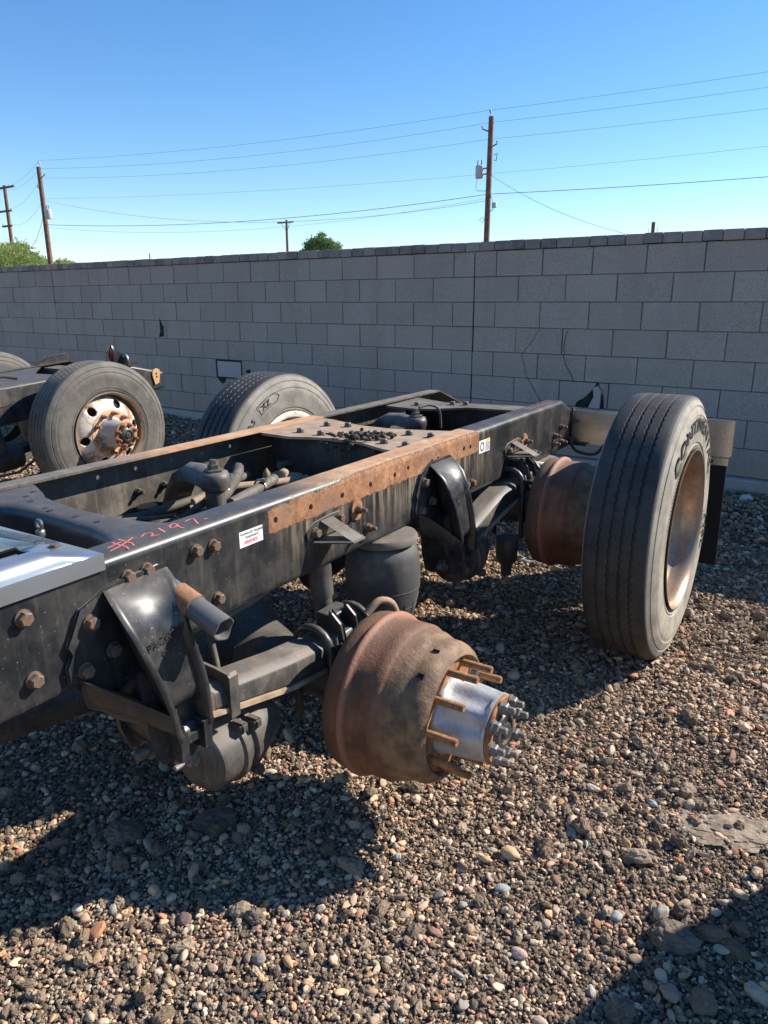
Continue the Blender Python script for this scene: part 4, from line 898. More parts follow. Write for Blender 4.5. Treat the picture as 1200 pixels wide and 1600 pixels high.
# ---- tyres
def tyre_mesh(R=.53, W=.275, zig=.0026, n=416, rim=.322, worn=1, name='tyre'):
    """outer face at x = 0, tread towards -x; centred on the axis"""
    def sw(s):  # one sidewall, x measured inwards
        return [(.045, rim - .015), (.016, rim - .006), (.007, rim + .006), (.004, rim + .020), (.0065, rim + .022), (.006, rim + .027), (.0025, rim + .030), (.000, R - .115), (.000, R - .095), (.0022, R - .085), (.0045, R - .080), (.0045, R - .075), (.003, R - .072),
                (.008, R - .055), (.012, R - .045), (.0155, R - .044), (.0155, R - .038), (.014, R - .036), (.020, R - .024), (.024, R - .014), (.030, R - .006), (.036, R - .0035)]
    prof = [(x, r, 0) for x, r in sw(0)]
    gx = [.075, .113, .152, .190]; gx = [g_ * W / .27 for g_ in gx]
    prof.append((.045, R - .001, 0))
    for gk in gx:
        k = 1 if gx.index(gk) % 2 else -1
        prof += [(gk - .0055, R, k), (gk - .003, R - .007, k), (gk + .003, R - .007, k), (gk + .0055, R, k)]
    prof.append((W - .045, R - .001, 0)); prof += [(W - x, r, 0) for x, r in sw(0)[::-1]]
    b = B(); rings = []
    N_ = 104
    for i in range(n):
        a = 2 * PI * i / n; ring = []
        for x, r, k in prof:
            ph = (i * N_ / n) % 1; tri = abs(ph - .5) * 4 - 1
            rr = r
            ring.append((-(x + k * zig * tri), rr * math.sin(a), rr * math.cos(a)))
        rings.append(ring)
    rings.append(rings[0]); vs = [[b.V(p) for p in rg] for rg in rings[:-1]]
    for i in range(n):
        A, C_ = vs[i], vs[(i + 1) % n]
        for j in range(len(prof) - 1): b.F([A[j], A[j + 1], C_[j + 1], C_[j]])
    return b.mesh(name, 28)
def arc_text(b, txt, size, rad, a0, x, bold=0.0, thick=.0012, stretch=1.0):
    vs, fs = text_data(txt, size, bold)
    if stretch != 1.0: vs = [(a * stretch, c) for a, c in vs]
    V_ = []
    for px, py in vs:
        a = a0 + px / rad; q = rad + py; V_.append(b.V((x + thick, q * math.sin(a), q * math.cos(a))))
    for f in fs: b.F([V_[i] for i in f])
TY = tyre_mesh(); TYb = tyre_mesh(.51, .262, .0022, 416, .295)
def mount_tyre(parent, tf_loc, me, mat, rotx=0, flip=False, scale=1):
    m = me.copy(); m.materials.clear(); m.materials.append(mat)
    o = link('tyre', m, None, parent, tf_loc); o.rotation_euler = (rotx, 0, PI if flip else 0); return o
def barrel(parent, loc, mat=RIM, flip=False, R=.322, depth=.275):
    b = B(); k = R / .322
    prof = [(-.006, .318), (-.0005, .323), (.0, .319), (-.004, .314), (-.014, .306), (-.030, .301), (-.045, .299), (-.075, .297), (-.085, .292), (-.105, .276), (-.125, .270), (-.20, .270), (-.225, .276), (-.245, .290), (-.262, .292)]
    b.lathe([(x, r * k) for x, r in prof], (0, 0), 96, 0)
    b.lathe([(-.262, .292 * k), (-.272, .322 * k)], (0, 0), 96, 0)
    b.lathe([(-.205, .271 * k), (-.245, .262 * k), (-.285, .225 * k), (-.300, .185 * k), (-.300, .112 * k)], (0, 0), 96, 0)
    o = b.build('rim', mat, parent, 40, loc); o.rotation_euler.z = PI if flip else 0; return o
RL, RZ = .757, -.385 + Z0
t1 = mount_tyre(truck, (RL + .001, .70, RZ), TY, TYRE)
tl = B(); arc_text(tl, 'CONTINENTAL', .076, .397, -math.radians(49), .001, .0026, .0018, 1.5); tl.build('sidewall_lettering', LETTER, t1, 0); tl = B()
arc_text(tl, 'HSL', .080, .395, math.radians(94), 0, .0016, .0016, 1.16); tl.build('sidewall_lettering', LETTER, t1, 0); tl = B()
arc_text(tl, '11R24.5', .030, .352, math.radians(90), 0, .0006, .0016, 1.1)
tl.build('sidewall_lettering', LETTER, t1, 0)
tv = B()
for a in np.linspace(math.radians(-75), math.radians(-25), 24): tv.box((.0012, .372 * math.sin(a), .372 * math.cos(a)), (.0015, .006, .010), Matrix.Rotation(-a, 3, 'X'))
tv.build('moulded_marks', LETTER2, t1, 0)
r1 = barrel(truck, (RL + .004, .70, RZ))
t2 = mount_tyre(truck, (-.864 - RL + .335, .73, RZ), TY, TYRE2, 1.1)
# text on the face turned to the near side
tl = B(); arc_text(tl, '11 R 22.5', .040, .415, -math.radians(66) - 1.1 + 1.1, 0, .001, .002, 1.15)
o_ = tl.build('sidewall_lettering', LETTER, t2, 0); o_.rotation_euler.x = -1.1
tl = B()
for q0, q1, a0, a1 in ((.408, .462, -math.radians(34), -math.radians(15)),):
    out = [(q0, a0), (q0, a1), ((q0 + q1) / 2, a1 + .07), (q1, a1), (q1, a0)]; inn = [(q0 + .004, a0 + .01), (q0 + .004, a1), ((q0 + q1) / 2, a1 + .055), (q1 - .004, a1), (q1 - .004, a0 + .01)]
    sub = lambda L_: [(L_[i][0] + (L_[(i + 1) % 5][0] - L_[i][0]) * t, L_[i][1] + (L_[(i + 1) % 5][1] - L_[i][1]) * t) for i in range(5) for t in (0, .25, .5, .75)]
    A_, C_ = sub(out), sub(inn)
    for i in range(20):
        j = (i + 1) % 20; P4 = [A_[i], A_[j], C_[j], C_[i]]; tl.F([tl.V((.002, q * math.sin(a), q * math.cos(a))) for q, a in P4])
arc_text(tl, 'XZ', .044, .419, -math.radians(31), 0, .0015, .002, 1.15)
o_ = tl.build('size_badge', LETTER, t2, 0); o_.rotation_euler.x = -1.1
barrel(truck, (-.864 - RL + .056, .73, RZ), DISC, True)
lip = B(); lip.lathe([(0, .30), (.004, .322), (.0, .33), (-.01, .31), (-.02, .29), (-.2, .28)], (0, 0), 96, 0); lip.build('rim_flange', DISC, truck, 40, (-.864 - RL + .336, .73, RZ))
disc = B(); disc.lathe([(0, .285), (.0, .25), (.02, .19), (.02, .11)], (0, 0), 64, 0); disc.build('wheel_disc', DISC, truck, 40, (-.864 - RL + .19, .73, RZ))

# ------------------------------------------------------------------ second chassis, left behind
C2 = bpy.data.objects.new('truck_chassis', None); COL.objects.link(C2)
tag(C2, 'second black chassis at the left behind, with a whitish wheel and red tail lamp', 'truck chassis', 'truck chassis parked by the wall')
e2 = Vector((-.02, .9965, .081)).normalized(); s2 = Vector((.999, .02, .0)).normalized(); u2 = s2.cross(e2).normalized(); s2 = e2.cross(u2)
M2 = Matrix((s2, e2, u2)).transposed().to_4x4(); M2.translation = Vector((-1.96, -2.60, .875)) - u2 * .9; C2.matrix_world = M2
Z2 = (0, 0, .9)
PAINT2 = mat_paint('faded_black_frame_paint', (.022, .023, .025), .4, .8, .35)
st = [(-1.7, .0, -.26), (-1, .0, -.26), (0, .0, -.26), (.52, .0, -.26), (.68, -.05, -.25), (.86, -.105, -.24)]
ra = rail(ident, PAINT2, st, [], 'frame_rail', C2, Z2); rb = rail(FAR, PAINT2, st, [], 'frame_rail', C2, Z2)
rp = B(); rp.prism([(-1.2, -.012), (-.50, -.012), (-.49, -.05), (-.47, -.12), (-.53, -.13), (-1.2, -.135)], 0, .001, .006); o_ = rp.build('peeling_patch', mat_paint('peeling_rust', (.03, .03, .028), .6, 1.0, .9), ra, 20)
pe = B(); pe.prism([(.77, -.078), (.80, -.072), (.82, -.085), (.822, -.11), (.80, -.185), (.765, -.195), (.75, -.115), (.755, -.09)], 0, .001, .012); pe.bevel(.003); o_ = pe.build('rusty_pad', mat_rust('tan_rust_pad', (.50, .27, .11), (.62, .38, .19), .8, 40), ra, 30)
for u in (-.11, -.135): bolt(ra, .787, u, .012, 0, BOLTD).scale = (.3, .5, .5)
bolt(ra, .56, -.065, .002, 1)
xm = B(); xm.prism([(-.76, -.35), (-.09, -.45), (-.09, .10), (-.2, .02), (-.45, .0), (-.76, .25)], 2, -.018, -.008); xm.box((-.43, -.2, -.12), (.67, .3, .18)); xm.build('crossmember', PAINT2, C2, 30, Z2)
xm = B(); xm.box((-.43, .34, -.10), (.67, .16, .16)); xm.bevel(.01, 2); xm.build('crossmember', DIRTY, C2, 30, Z2)
rbk = B(); rbk.prism([(.22, .0), (.30, .03), (.34, .05), (.56, .06), (.56, .0)], 0, -.80, -.79); rbk.prism([(.22, .0), (.30, .03), (.34, .05), (.56, .06), (.56, .055), (.34, .045), (.30, .022), (.22, -.004)], 0, -.86, -.79); rbk.box((-.825, .558, .03), (.07, .006, .06)); rbk.build('raised_bracket', mat_paint('rust_edged_black', (.02, .018, .016), .5, .6, .8), C2, 30, Z2)
b = B(); b.tube([(-.5, -1.5, .015), (-.45, -.9, .02), (-.40, -.45, .022), (-.36, -.30, .02), (-.30, -.22, .0)], .012, 8); b.build('brake_line', RUBBERH, C2, 60, Z2)
b = B(); b.lathe([(.0, .001), (.0, .022), (.02, .024), (.03, .015), (.05, .013), (.05, .001)], (-.40, -.42), 12, 2); b.build('valve_fitting', RUSTW, C2, 30, Z2)
# tail lamp on its bracket
lb = B(); lb.prism([(.33, .0), (.375, .17), (.39, .175), (.47, .10), (.62, .0), (.5, -.01)], 0, .010, .018); lo = lb.build('lamp_bracket', CAST, C2, 20, Z2)
ll_ = B(); ll_.lathe([(-.012, .001), (-.012, .052), (.0, .055), (.004, .05), (.006, .001)], (0, 0), 28, 1); q = ll_.build('tail_lamp_body', PAINT, lo, 40); q.location = (.0, .395, .11); q.rotation_euler = (0, 0, 3.0); q.scale = (.75, 1, 1.35)
ll_ = B(); ll_.lathe([(.004, .048), (.012, .042), (.018, .028), (.021, .001)], (0, 0), 28, 1); q2 = ll_.build('tail_lamp_lens', LENS, lo, 60); q2.location = (.0, .395, .11); q2.rotation_euler = (0, 0, 3.0); q2.scale = (.75, 1, 1.35)
rb_ = B(); rb_.tube([(.03 + .04 * math.cos(t), .49, .045 + .045 * math.sin(t)) for t in np.linspace(0, 2 * PI, 24)], .009, 8, False); rb_.lathe([(.48, .001), (.48, .03), (.50, .032), (.50, .001)], (.03, .045), 16, 1); rb_.build('reflector_ring', BRASS, lo, 60)
b = B(); b.tube([(-.2, .30, .03), (-.22, .27, .03), (-.2, .25, .0)], .008, 8); b.build('lamp_wire', PAINT, lo, 60)
# wheel with open hub
RF = .41; wz = .9 - .395
ty = mount_tyre(C2, (RF, 0, wz), TYb, TYRE3, .4)
tl = B(); arc_text(tl, 'G', .05, .40, math.radians(82), 0, .001, .0016, 1.2); arc_text(tl, '70', .045, .40, math.radians(62), 0, .001, .0016, 1.2); o_ = tl.build('sidewall_lettering', LETTER2, ty, 0); o_.rotation_euler.x = -.4
w2 = B(); kk = .295 / .322
w2.lathe([(x, r * kk) for x, r in ((-.006, .318), (-.0005, .323), (.0, .319), (-.004, .314), (-.014, .306), (-.030, .301), (-.045, .299), (-.065, .296), (-.075, .285))], (0, 0), 72, 0)
w2.build('rim', RIM, C2, 40, (RF + .004, 0, wz))
dd = B(); n = 72
prof = [(-.078, .268), (-.066, .262), (-.045, .250), (-.028, .235), (-.012, .205), (-.004, .185), (.000, .175), (.002, .11), (-.006, .11), (-.008, .175), (-.012, .186), (-.020, .203), (-.036, .231), (-.053, .247), (-.074, .259), (-.086, .262)]
dd.lathe(prof + [prof[0]], (0, 0), n, 0); bmesh.ops.remove_doubles(dd.bm, verts=dd.bm.verts, dist=.0001)
do = dd.build('wheel_disc', DISC, C2, 40, (RF + .004, 0, wz))
ct = B()
for k in range(6):
    a = math.radians(25 + 60 * k); ct.lathe([(-.2, .031), (.1, .031)], (.213 * math.sin(a), .213 * math.cos(a)), 24, 0, True)
co = ct.build('cutter', None, C2, 0, (RF + .004, 0, wz)); boolean(do, co)
hb2 = B(); hb2.lathe([(-.02, .12), (.0, .118), (.02, .105), (.04, .098), (.13, .090), (.15, .092), (.155, .001)], (0, 0), 48, 0); h2 = hb2.build('wheel_hub', ALU, C2, 40, (RF + .004, 0, wz))
q = B(); q.lathe([(.003, .12), (.007, .155), (.004, .168), (.001, .17)], (0, 0), 40, 0); q.build('mounting_ring', mat_rust('pale_orange_rust', (.50, .26, .12), (.62, .42, .26), .85, 30), h2, 40)
q = B(); q.lathe([(.150, .001), (.150, .092), (.160, .094), (.164, .088), (.164, .001)], (0, 0), 40, 0); q.build('axle_shaft_flange', FLANGE, h2, 40)
q = B(); q.lathe([(.164, .058), (.176, .056), (.184, .046), (.186, .036), (.180, .032), (.180, .022), (.190, .02), (.192, .001)], (0, 0), 40, 0); q.build('hub_cap', CAST, h2, 40)
for k in range(8):
    t = .3 + k * PI / 4; bolt(h2, .075 * math.cos(t), .075 * math.sin(t), .164, 1, RUSTW).name = 'hub_nut'
sm = B(); sm.lathe([(0, .001), (0, .017), (.02, .017), (.02, .0105), (.06, .0105), (.062, .001)], (0, 0), 6, 0); me = sm.mesh('stud', 30); me.materials.append(RUSTW)
for k in range(10):
    t = .1 + k * PI / 5; o_ = bpy.data.objects.new('wheel_stud', me); COL.objects.link(o_); o_.parent = h2; o_.location = (.004, .1429 * math.cos(t), .1429 * math.sin(t))
tfar = mount_tyre(C2, (-.864 - RF + .02, .10, wz + .0), TYb, TYRE3, 2.0); 
b = B(); b.lathe([(.1, .05), (-.96, .05)], (0, -.405), 20, 0, True); b.lathe([(-.62, .09), (-.5, .18), (-.43, .2), (-.36, .18), (-.24, .09)], (0, -.405), 24, 0, True); b.build('axle_housing', UNDER, C2, 60, Z2)
b = B(); b.lathe([(.10, .2), (.12, .225), (.13, .225), (.30, .215), (.31, .1)], (0, -.405), 40, 0); b.build('brake_drum', DRUM, C2, 40, Z2)
b = B(); b.lathe([(-.75, .001), (-.75, .07), (-.72, .09), (-.62, .095), (-.50, .09), (-.48, .001)], (.0, -.48), 24, 1); b.build('brake_chamber', UNDER, C2, 40, Z2)
b = B(); b.prism([(-.90, -.10), (-.66, -.1), (-.62, -.45), (-.74, -.50), (-.80, -.45)], 0, .003, .09); b.bevel(.01, 2); b.build('spring_hanger', CAST, C2, 30, Z2)
b = B(); b.box((.02, -.33, -.43), (.09, .75, .06), Matrix.Rotation(.05, 3, 'X')); b.bevel(.005); b.build('spring_arm', UNDER, C2, 30, Z2)
b = B(); b.tube([(.1, -.8, -.62), (.1, -.55, -.66), (.08, -.3, -.6)], .012, 8); b.tube([(.15, -.9, -.55), (.16, -.6, -.56), (.1, -.4, -.5)], .01, 8); b.build('brake_hose', RUBBERH, C2, 60, Z2)

# unseen wheel added outside the frame on the right to shadow the corner
nt = thing('shadow_caster_wheel', TM @ Vector((1.83, -.25, -.04)), 'unseen truck wheel added outside the right edge of the frame to shadow the corner', 'wheel')
nt.rotation_euler = TM.to_euler()
mt = TY.copy(); mt.materials.clear(); mt.materials.append(TYRE); o_ = link('tyre', mt, None, nt, (.275, 0, .525)); barrel(nt, (.279, 0, .525))

# ------------------------------------------------------------------ single stones and clods
def stone(name, x, y, size, seed, mat, label, cat='stone', rough=.25, sink=.3, rz=0, sub=4):
    bm = bmesh.new(); bmesh.ops.create_icosphere(bm, subdivisions=sub, radius=1)
    rr = random.Random(seed); ph = [Vector([rr.uniform(-1, 1) for _ in range(3)]) * k for k in (1.3, 1.9, 3.1, 5.5, 9.0)]; am = [.18, .12, .3 * rough, .3 * rough, .22 * rough]
    for v in bm.verts:
        n = v.co.normalized(); q = n + Vector((seed * 3.1, seed * 1.7, 0)); d = 1 + .28 * mnoise.noise(q * .9) + rough * (.30 * mnoise.noise(q * 2.1) + .26 * mnoise.noise(q * 5) + .16 * mnoise.noise(q * 11))
        v.co = Vector((n.x * size[0] / 2, n.y * size[1] / 2, n.z * size[2] / 2)) * d
    for f in bm.faces: f.smooth = rough < .3
    if cat == 'clod': sink += .1
    me = bpy.data.meshes.new(name); bm.to_mesh(me); bm.free(); o = link(name, me, mat); o.location = (x, y, float(gh(x, y)) + size[2] * (.5 - sink) + .004); o.rotation_euler.z = rz
    return tag(o, label, cat, 'loose %ss on the gravel' % cat if cat in ('clod', 'pebble') else None)
CLOD = mat_stone('brown_asphalt_clod', (.13, .10, .075), (.20, .155, .115)); SLAB = mat_stone('tan_caked_slab', (.17, .13, .098), (.34, .27, .20))
stone('concrete_slab', 2.93, -3.72, (.25, .18, .026), 4, SLAB, 'flat tan slab of caked gravel right of the bare hub', 'slab', .85, .62, .4, 5)
stone('asphalt_clod', 2.90, -4.21, (.11, .08, .06), 5, CLOD, 'largest dark clod at the edge of the corner shadow', 'clod', .6, .2, .3, 4)
stone('asphalt_clod', 2.86, -4.47, (.065, .055, .05), 6, CLOD, 'dark clod below the largest one near the bottom right corner', 'clod', .6, .2, .9)
stone('asphalt_clod', 2.05, -4.74, (.05, .04, .035), 7, CLOD, 'small dark clod near the bottom left centre', 'clod', .6, .2)
stone('asphalt_clod', 1.52, -4.73, (.11, .09, .05), 17, CLOD, 'flat brown clod in the shade on the left', 'clod', .5, .3)
stone('asphalt_clod', 1.70, -4.55, (.12, .10, .05), 18, CLOD, 'second flat brown clod in the shade below the brake chamber', 'clod', .5, .3, 1.)
PUR = mat_stone('purple_pebble', (.15, .095, .09), (.19, .12, .115)); CRM = mat_stone('cream_pebble', (.55, .47, .36), (.62, .54, .43)); GRN = mat_stone('grey_pebble', (.30, .31, .30), (.38, .38, .36)); PNK = mat_stone('pink_pebble', (.42, .28, .23), (.50, .35, .29))
stone('pebble', 1.91, -4.84, (.044, .034, .018), 8, PUR, 'smooth oval purple pebble in the shadow', 'pebble', .0, .25, -.5)
stone('pebble', 2.20, -5.00, (.046, .036, .03), 9, CRM, 'large cream pebble at the bottom edge left of centre', 'pebble', .03, .2)
stone('pebble', 2.84, -4.545, (.038, .022, .02), 10, CRM, 'white oblong pebble near the bottom right clod', 'pebble', .05, .2, 1.9)
stone('pebble', 1.66, -4.97, (.026, .024, .022), 11, CRM, 'small round cream pebble at the left shadow edge', 'pebble', .0, .1)
stone('pebble', 2.02, -4.97, (.032, .026, .02), 12, mat_stone('ochre_pebble', (.48, .34, .19), (.55, .42, .26)), 'ochre pebble below the purple one', 'pebble', .05, .2)
stone('pebble', 2.50, -4.30, (.040, .026, .018), 13, GRN, 'grey green pebble in the sun below the drum', 'pebble', .05, .2, .6)
stone('pebble', 2.62, -4.45, (.040, .030, .02), 14, PNK, 'pink oval pebble right of the grey green one', 'pebble', .04, .2, .2)
stone('pebble', 2.77, -4.22, (.034, .026, .020), 15, GRN, 'pale blue grey pebble beside the cluster of tan pebbles', 'pebble', .0, .15, 1.2)
stone('pebble', 2.72, -3.75, (.036, .020, .014), 16, GRN, 'flat grey pebble left of the tan slab', 'pebble', .0, .15, -.4)
stone('plastic_bag', 2.34, -.30, (.09, .07, .06), 22, mat_plain('crumpled_white_plastic', (.50, .50, .52), .5, 0, .3, 30, .004, .1), 'crumpled whitish bag lying at the foot of the wall', 'bag', .5, .2)
stone('rock', 1.55, -2.12, (.09, .06, .03), 23, GRN, 'flat grey rock lying between the drum and the tyre', 'rock', .2, .3)

# dry twigs and leaf litter by the wall
lt = B(); rnd = random.Random(9)
for k in range(420):
    x = rnd.choice([rnd.uniform(-5.2, -3.4), rnd.uniform(1.9, 3.4)]); y = -.06 - abs(rnd.gauss(0, .22)); z = float(gh(x, y)) + rnd.uniform(.015, .04); a = rnd.uniform(0, 6.28); L_ = rnd.uniform(.012, .045); wd = rnd.choice([.001, .001, .006])
    d = Vector((math.cos(a) * L_, math.sin(a) * L_, rnd.uniform(-.01, .01))); s = Vector((-math.sin(a), math.cos(a), .3)) * wd; p = Vector((x, y, z)); lt.F([lt.V(p - d - s), lt.V(p + d - s), lt.V(p + d + s), lt.V(p - d + s)])
tag(lt.build('leaf_litter', mat_plain('dry_litter', (.28, .17, .09), .85, 0, .6, 10), None, 0), 'dry twigs and leaf litter along the foot of the wall', 'litter', kind='stuff')

# ------------------------------------------------------------------ utility poles and wires
def pole(x, y, top, label, lean=(0, 0), r0=.15, r1=.115, base=.09):
    t = thing('utility_pole', (x, y, base), label, 'utility pole', 'poles beyond the wall'); H = top - base
    b = B(); n = 8; b.tube([(lean[0] * k / n, lean[1] * k / n, H * k / n) for k in range(n + 1)], [r0 + (r1 - r0) * k / n for k in range(n + 1)], 14); b.build('pole_shaft', WOOD, t, 60); return t, H
def insulator(t, p, up=.28):
    b = B(); b.tube([p, (p[0], p[1], p[2] + up * .6)], .02, 6); b.lathe([(p[2] + up * .55, .001), (p[2] + up * .55, .05), (p[2] + up * .75, .055), (p[2] + up, .03), (p[2] + up, .001)], (p[0], p[1]), 10, 2); b.build('insulator', TRANS, t, 40)
dirx = Vector((27.1, 5, 0)).normalized()
def equip(t, H, side):
    insulator(t, (0, 0, H), .3)
    for z, k in ((H - .45, -1), (H - 1.1, 1)):
        b = B(); q = side * .35 * k; b.tube([(0, 0, z - .15), (q * dirx.x, q * dirx.y, z)], .03, 6); b.build('insulator_arm', WOOD, t, 40); insulator(t, (q * dirx.x, q * dirx.y, z), .12)
p1, H1 = pole(-13.75, 26, 9.15, 'tallest looking brown wooden utility pole rising behind the wall right of centre', (.05, 0)); equip(p1, H1, 1)
p2, H2 = pole(-40.78, 21, 9.05, 'wooden utility pole with a light transformer near the left edge', (-.12, 0), .17, .13); equip(p2, H2, -1)
def can(t, p, r, h):
    b = B(); b.lathe([(p[2], .001), (p[2], r * .93), (p[2] + .03, r), (p[2] + h * .93, r), (p[2] + h, r * .8), (p[2] + h, .001)], (p[0], p[1]), 24, 2); o = b.build('transformer', TRANS, t, 40)
    b = B()
    for d in (-.09, .09): b.lathe([(p[2] + h, .03), (p[2] + h + .22, .022), (p[2] + h + .24, .001)], (p[0] + d, p[1]), 8, 2)
    b.build('bushing', MUFF, o, 40); b = B(); b.box((p[0] * .5, p[1] * .5, p[2] + h * .3), (abs(p[0]) * .9, .06, .05)); b.box((p[0] * .5, p[1] * .5, p[2] + h * .75), (abs(p[0]) * .9, .06, .05)); b.build('mounting_arm', WOOD, o, 0)
can(p1, (-.40, -.10, H1 - 2.45), .18, .52); can(p2, (.40, -.05, H2 - 2.9), .2, .55)
b = B(); b.box((.38, -.05, H1 - 3.62), (.20, .16, .22)); b.bevel(.02); b.build('junction_box', TRANS, p1, 30)
b = B(); b.tube([(.15, 0, H1 - 3.2), (.28, -.02, H1 - 3.35), (.30, -.02, H1 - 3.8), (.15, 0, H1 - 3.85)], .02, 6); b.build('box_bracket', MUFF, p1, 60)
b = B(); b.tube([(-.25, 0, H1 - 4.2 + .12), (-.37, 0, H1 - 4.2), (-.25, 0, H1 - 4.32), (-.12, 0, H1 - 4.2), (-.2, 0, H1 - 4.05)], .014, 6); b.tube([(.25, 0, H1 - 1.55), (.40, 0, H1 - 1.5), (.36, 0, H1 - 1.8), (.25, 0, H1 - 1.75)], .02, 6); b.tube([(-.5, 0, H1 - 2.3), (-.62, 0, H1 - 2.7), (-.55, 0, H1 - 2.95), (0, 0, H1 - 3.0)], .012, 6); b.build('cable_loop', WIRE, p1, 60)
b = B(); b.tube([(.3, 0, H2 - 5.6), (1.7, 0, H2 - 5.7)], .05, 8); b.build('street_light_arm', TRANS, p2, 60)
p3, H3 = pole(-57.5, 28, 10.2, 'wooden utility pole with crossarms at the far left edge', (.0, 0), .17, .13)
for z, L_ in ((H3 - .2, 3.4), (H3 - 1.9, 1.8), (H3 - 3.0, 1.4)):
    b = B(); b.box((0, -.18, z), (L_, .12, .14)); b.build('crossarm', WOOD, p3, 0)
    for k in (-.45, .45, .3): insulator(p3, (L_ * k, -.18, z + .07), .16)
p4, H4 = pole(-52.55, 55, 9.55, 'thin distant wooden pole with one crossarm between the other poles', (0, 0), .16, .12)
b = B(); b.box((0, -.15, H4 - .25), (2.2, .14, .14)); b.build('crossarm', WOOD, p4, 0)
b = B(); b.tube([(-.6, -.15, H4 - .3), (0, 0, H4 - 1.2), (.6, -.15, H4 - .3)], .03, 6); b.build('crossarm_brace', WOOD, p4, 0)
p5, H5 = pole(-2.72, 14, 3.28, 'short pole top just showing above the wall on the right', (0, 0), .045, .045)
b = B(); b.tube([(-.10, 0, H5 - .15), (-.11, 0, H5 - .25), (0, 0, H5 - .35), (.11, 0, H5 - .25), (.10, 0, H5 - .13)], .008, 6); b.build('bracket', MUFF, p5, 60)
p6, H6 = pole(-42.95, 30, 4.75, 'thin far post tip just above the wall left of centre', (0, 0), .05, .04)
def wire(a, c, sag, r, label, mat=WIRE, group=None, n=28, cat='wire'):
    a, c = Vector(a), Vector(c); b = B(); b.tube([tuple(a.lerp(c, k / n) - Vector((0, 0, 4 * sag * (k / n) * (1 - k / n)))) for k in range(n + 1)], r, 5)
    return tag(b.build('power_line', mat, None, 60), label, cat, 'overhead wires beyond the wall')
z1s = [9.41, 8.92, 8.26, 6.86, 6.02]; zr = [9.66, 9.13, 8.40, 7.08, 6.0]; z2s = [9.39, 8.95, 8.44, 7.30, 5.86]; sl = [.31, .41, .41, .20, .50]; rad = [.0055, .0055, .0055, .0045, .012]
nm = ['topmost', 'second', 'third', 'fourth', 'thick lowest']
for i in range(5):
    ze = (zr[i] + .24 - z1s[i]) / .385 + z1s[i]
    wire((-13.72, 26, z1s[i]), (13.4, 31, ze), .25, rad[i], nm[i] + ' wire running right from the tallest wooden pole out of the frame')
    wire((-40.78, 21, z2s[i]), (-13.72, 26, z1s[i]), sl[i], rad[i], nm[i] + ' wire spanning between the two main wooden poles')
    wire((-40.78, 21, z2s[i]), (-57.5 - 1.4 + .7 * i, 27.9, 10.1 - (0, .1, 1.6, 2.8, 4.5)[i]), .5, .006, nm[i] + ' wire from the transformer pole to the crossarm pole')
wire((-13.7, 26, 6.85), (-2.3, 19, 2.9), .55, .007, 'thin drop wire curving down right from the tallest pole to the wall')
wire((-40.7, 21, 7.2), (-13.8, 26, 5.75), 1.05, .010, 'pale drop cable descending right from the transformer pole', WIRE2)
wire((-40.78, 21, 5.7), (-13.8, 26, 5.85), .75, .005, 'thin lowest wire sagging beside the thick one between the poles')
wire((-40.85, 21, 6.6), (-57, 28, 6.3), 1.4, .012, 'black loop of cable drooping left of the transformer pole')

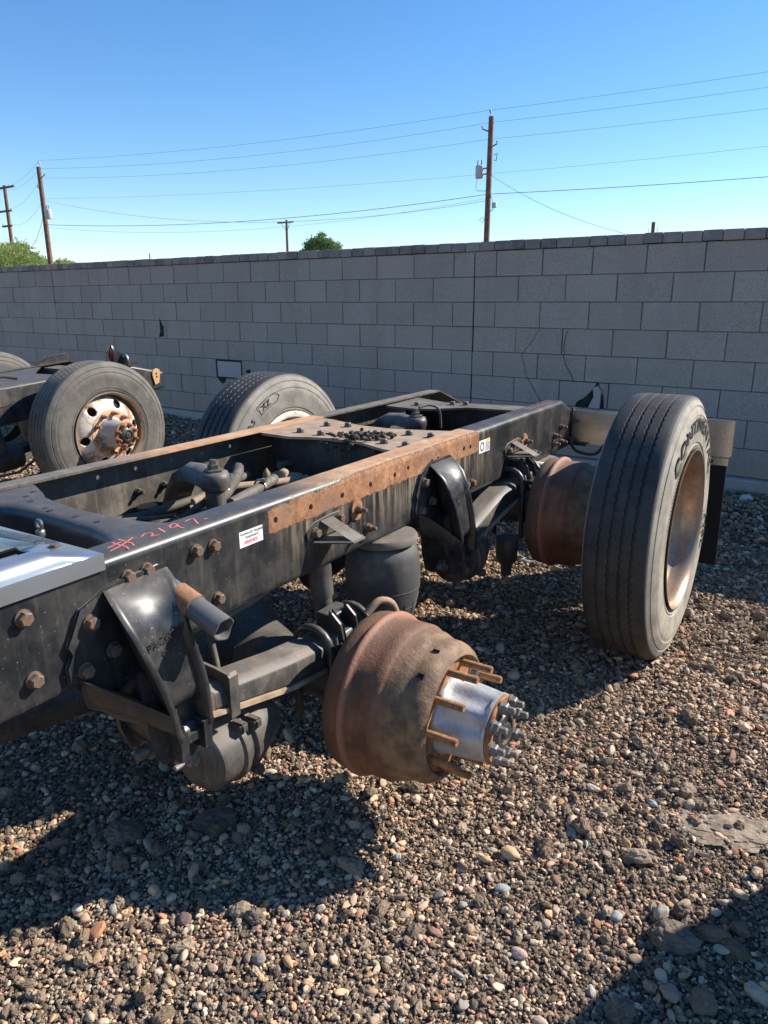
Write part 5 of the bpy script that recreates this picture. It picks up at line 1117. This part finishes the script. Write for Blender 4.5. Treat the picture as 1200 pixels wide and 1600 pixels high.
# ------------------------------------------------------------------ trees
def tree(x, y, clumps, label, leafmat, n_leaf, leaf, base=.09, seed=1, trunk_h=2.5):
    rr = random.Random(seed); t = thing('tree', (x, y, base), label, 'tree', 'trees beyond the wall')
    b = B(); b.tube([(0, 0, 0), (.1, .05, trunk_h * .5), (0, 0, trunk_h)], [.2, .16, .12], 8)
    for (cx, cy, cz, cr) in clumps: b.tube([(0, 0, trunk_h * .8), (cx * .5, cy * .5, (trunk_h + cz) / 2), (cx, cy, cz)], [.09, .06, .02], 6)
    b.build('trunk', WOOD, t, 60)
    vs, fs, lv = [], [], []
    tw = sum(c[3] ** 2 for c in clumps)
    for (cx, cy, cz, cr) in clumps:
        sub = [(Vector((rr.gauss(0, 1), rr.gauss(0, 1), rr.gauss(0, 1))).normalized() * cr * rr.uniform(.5, .95), rr.uniform(.18, .34) * cr) for _ in range(26)]
        for k in range(int(n_leaf * cr ** 2 / tw)):
            s_, sr = rr.choice(sub); p = Vector((cx, cy, cz)) + s_ + Vector((rr.gauss(0, 1), rr.gauss(0, 1), rr.gauss(0, .8))) * sr * .6
            a = Vector((rr.gauss(0, 1), rr.gauss(0, 1), rr.gauss(0, 1))).normalized(); c_ = a.orthogonal().normalized(); L_ = leaf * rr.uniform(.6, 1.5); i = len(vs)
            vs += [p - a * L_, p + c_ * L_ * .35, p + a * L_, p - c_ * L_ * .35]; fs.append((i, i + 1, i + 2, i + 3)); lv += [rr.random()] * 4
    me = bpy.data.meshes.new('crown'); me.from_pydata([tuple(v) for v in vs], [], fs); at = me.attributes.new('lv', 'FLOAT', 'POINT'); at.data.foreach_set('value', np.array(lv, np.float32)); link('crown', me, leafmat, t)
LA = mat_leaf('light_green_leaves', (.34, .40, .10), (.55, .60, .22)); LB = mat_leaf('mid_green_leaves', (.13, .21, .06), (.28, .38, .12))
tree(-50.0, 24, [(-2.6, 0, 4.2, 1.3), (-1.0, .5, 4.3, 1.25), (.9, 0, 4.0, 1.1), (2.3, .3, 3.6, .9), (.2, -.5, 3.4, 1.3), (-2.2, -.5, 3.2, 1.3)], 'light green feathery tree above the wall in the left corner', LA, 14000, .11, seed=3)
tree(-54.3, 30.5, [(-.6, 0, 4.1, .7), (.5, 0, 3.9, .65)], 'small light green treetop just right of the transformer pole', LA, 2500, .10, seed=5)
tree(-35.5, 40, [(-1.3, 0, 4.75, .75), (-.5, 0, 5.2, .8), (.3, 0, 5.45, .78), (1.1, 0, 5.1, .75), (1.75, 0, 4.6, .55), (0, .3, 4.5, 1.2)], 'round mid green treetop above the wall near the thin distant pole', LB, 16000, .10, seed=8)
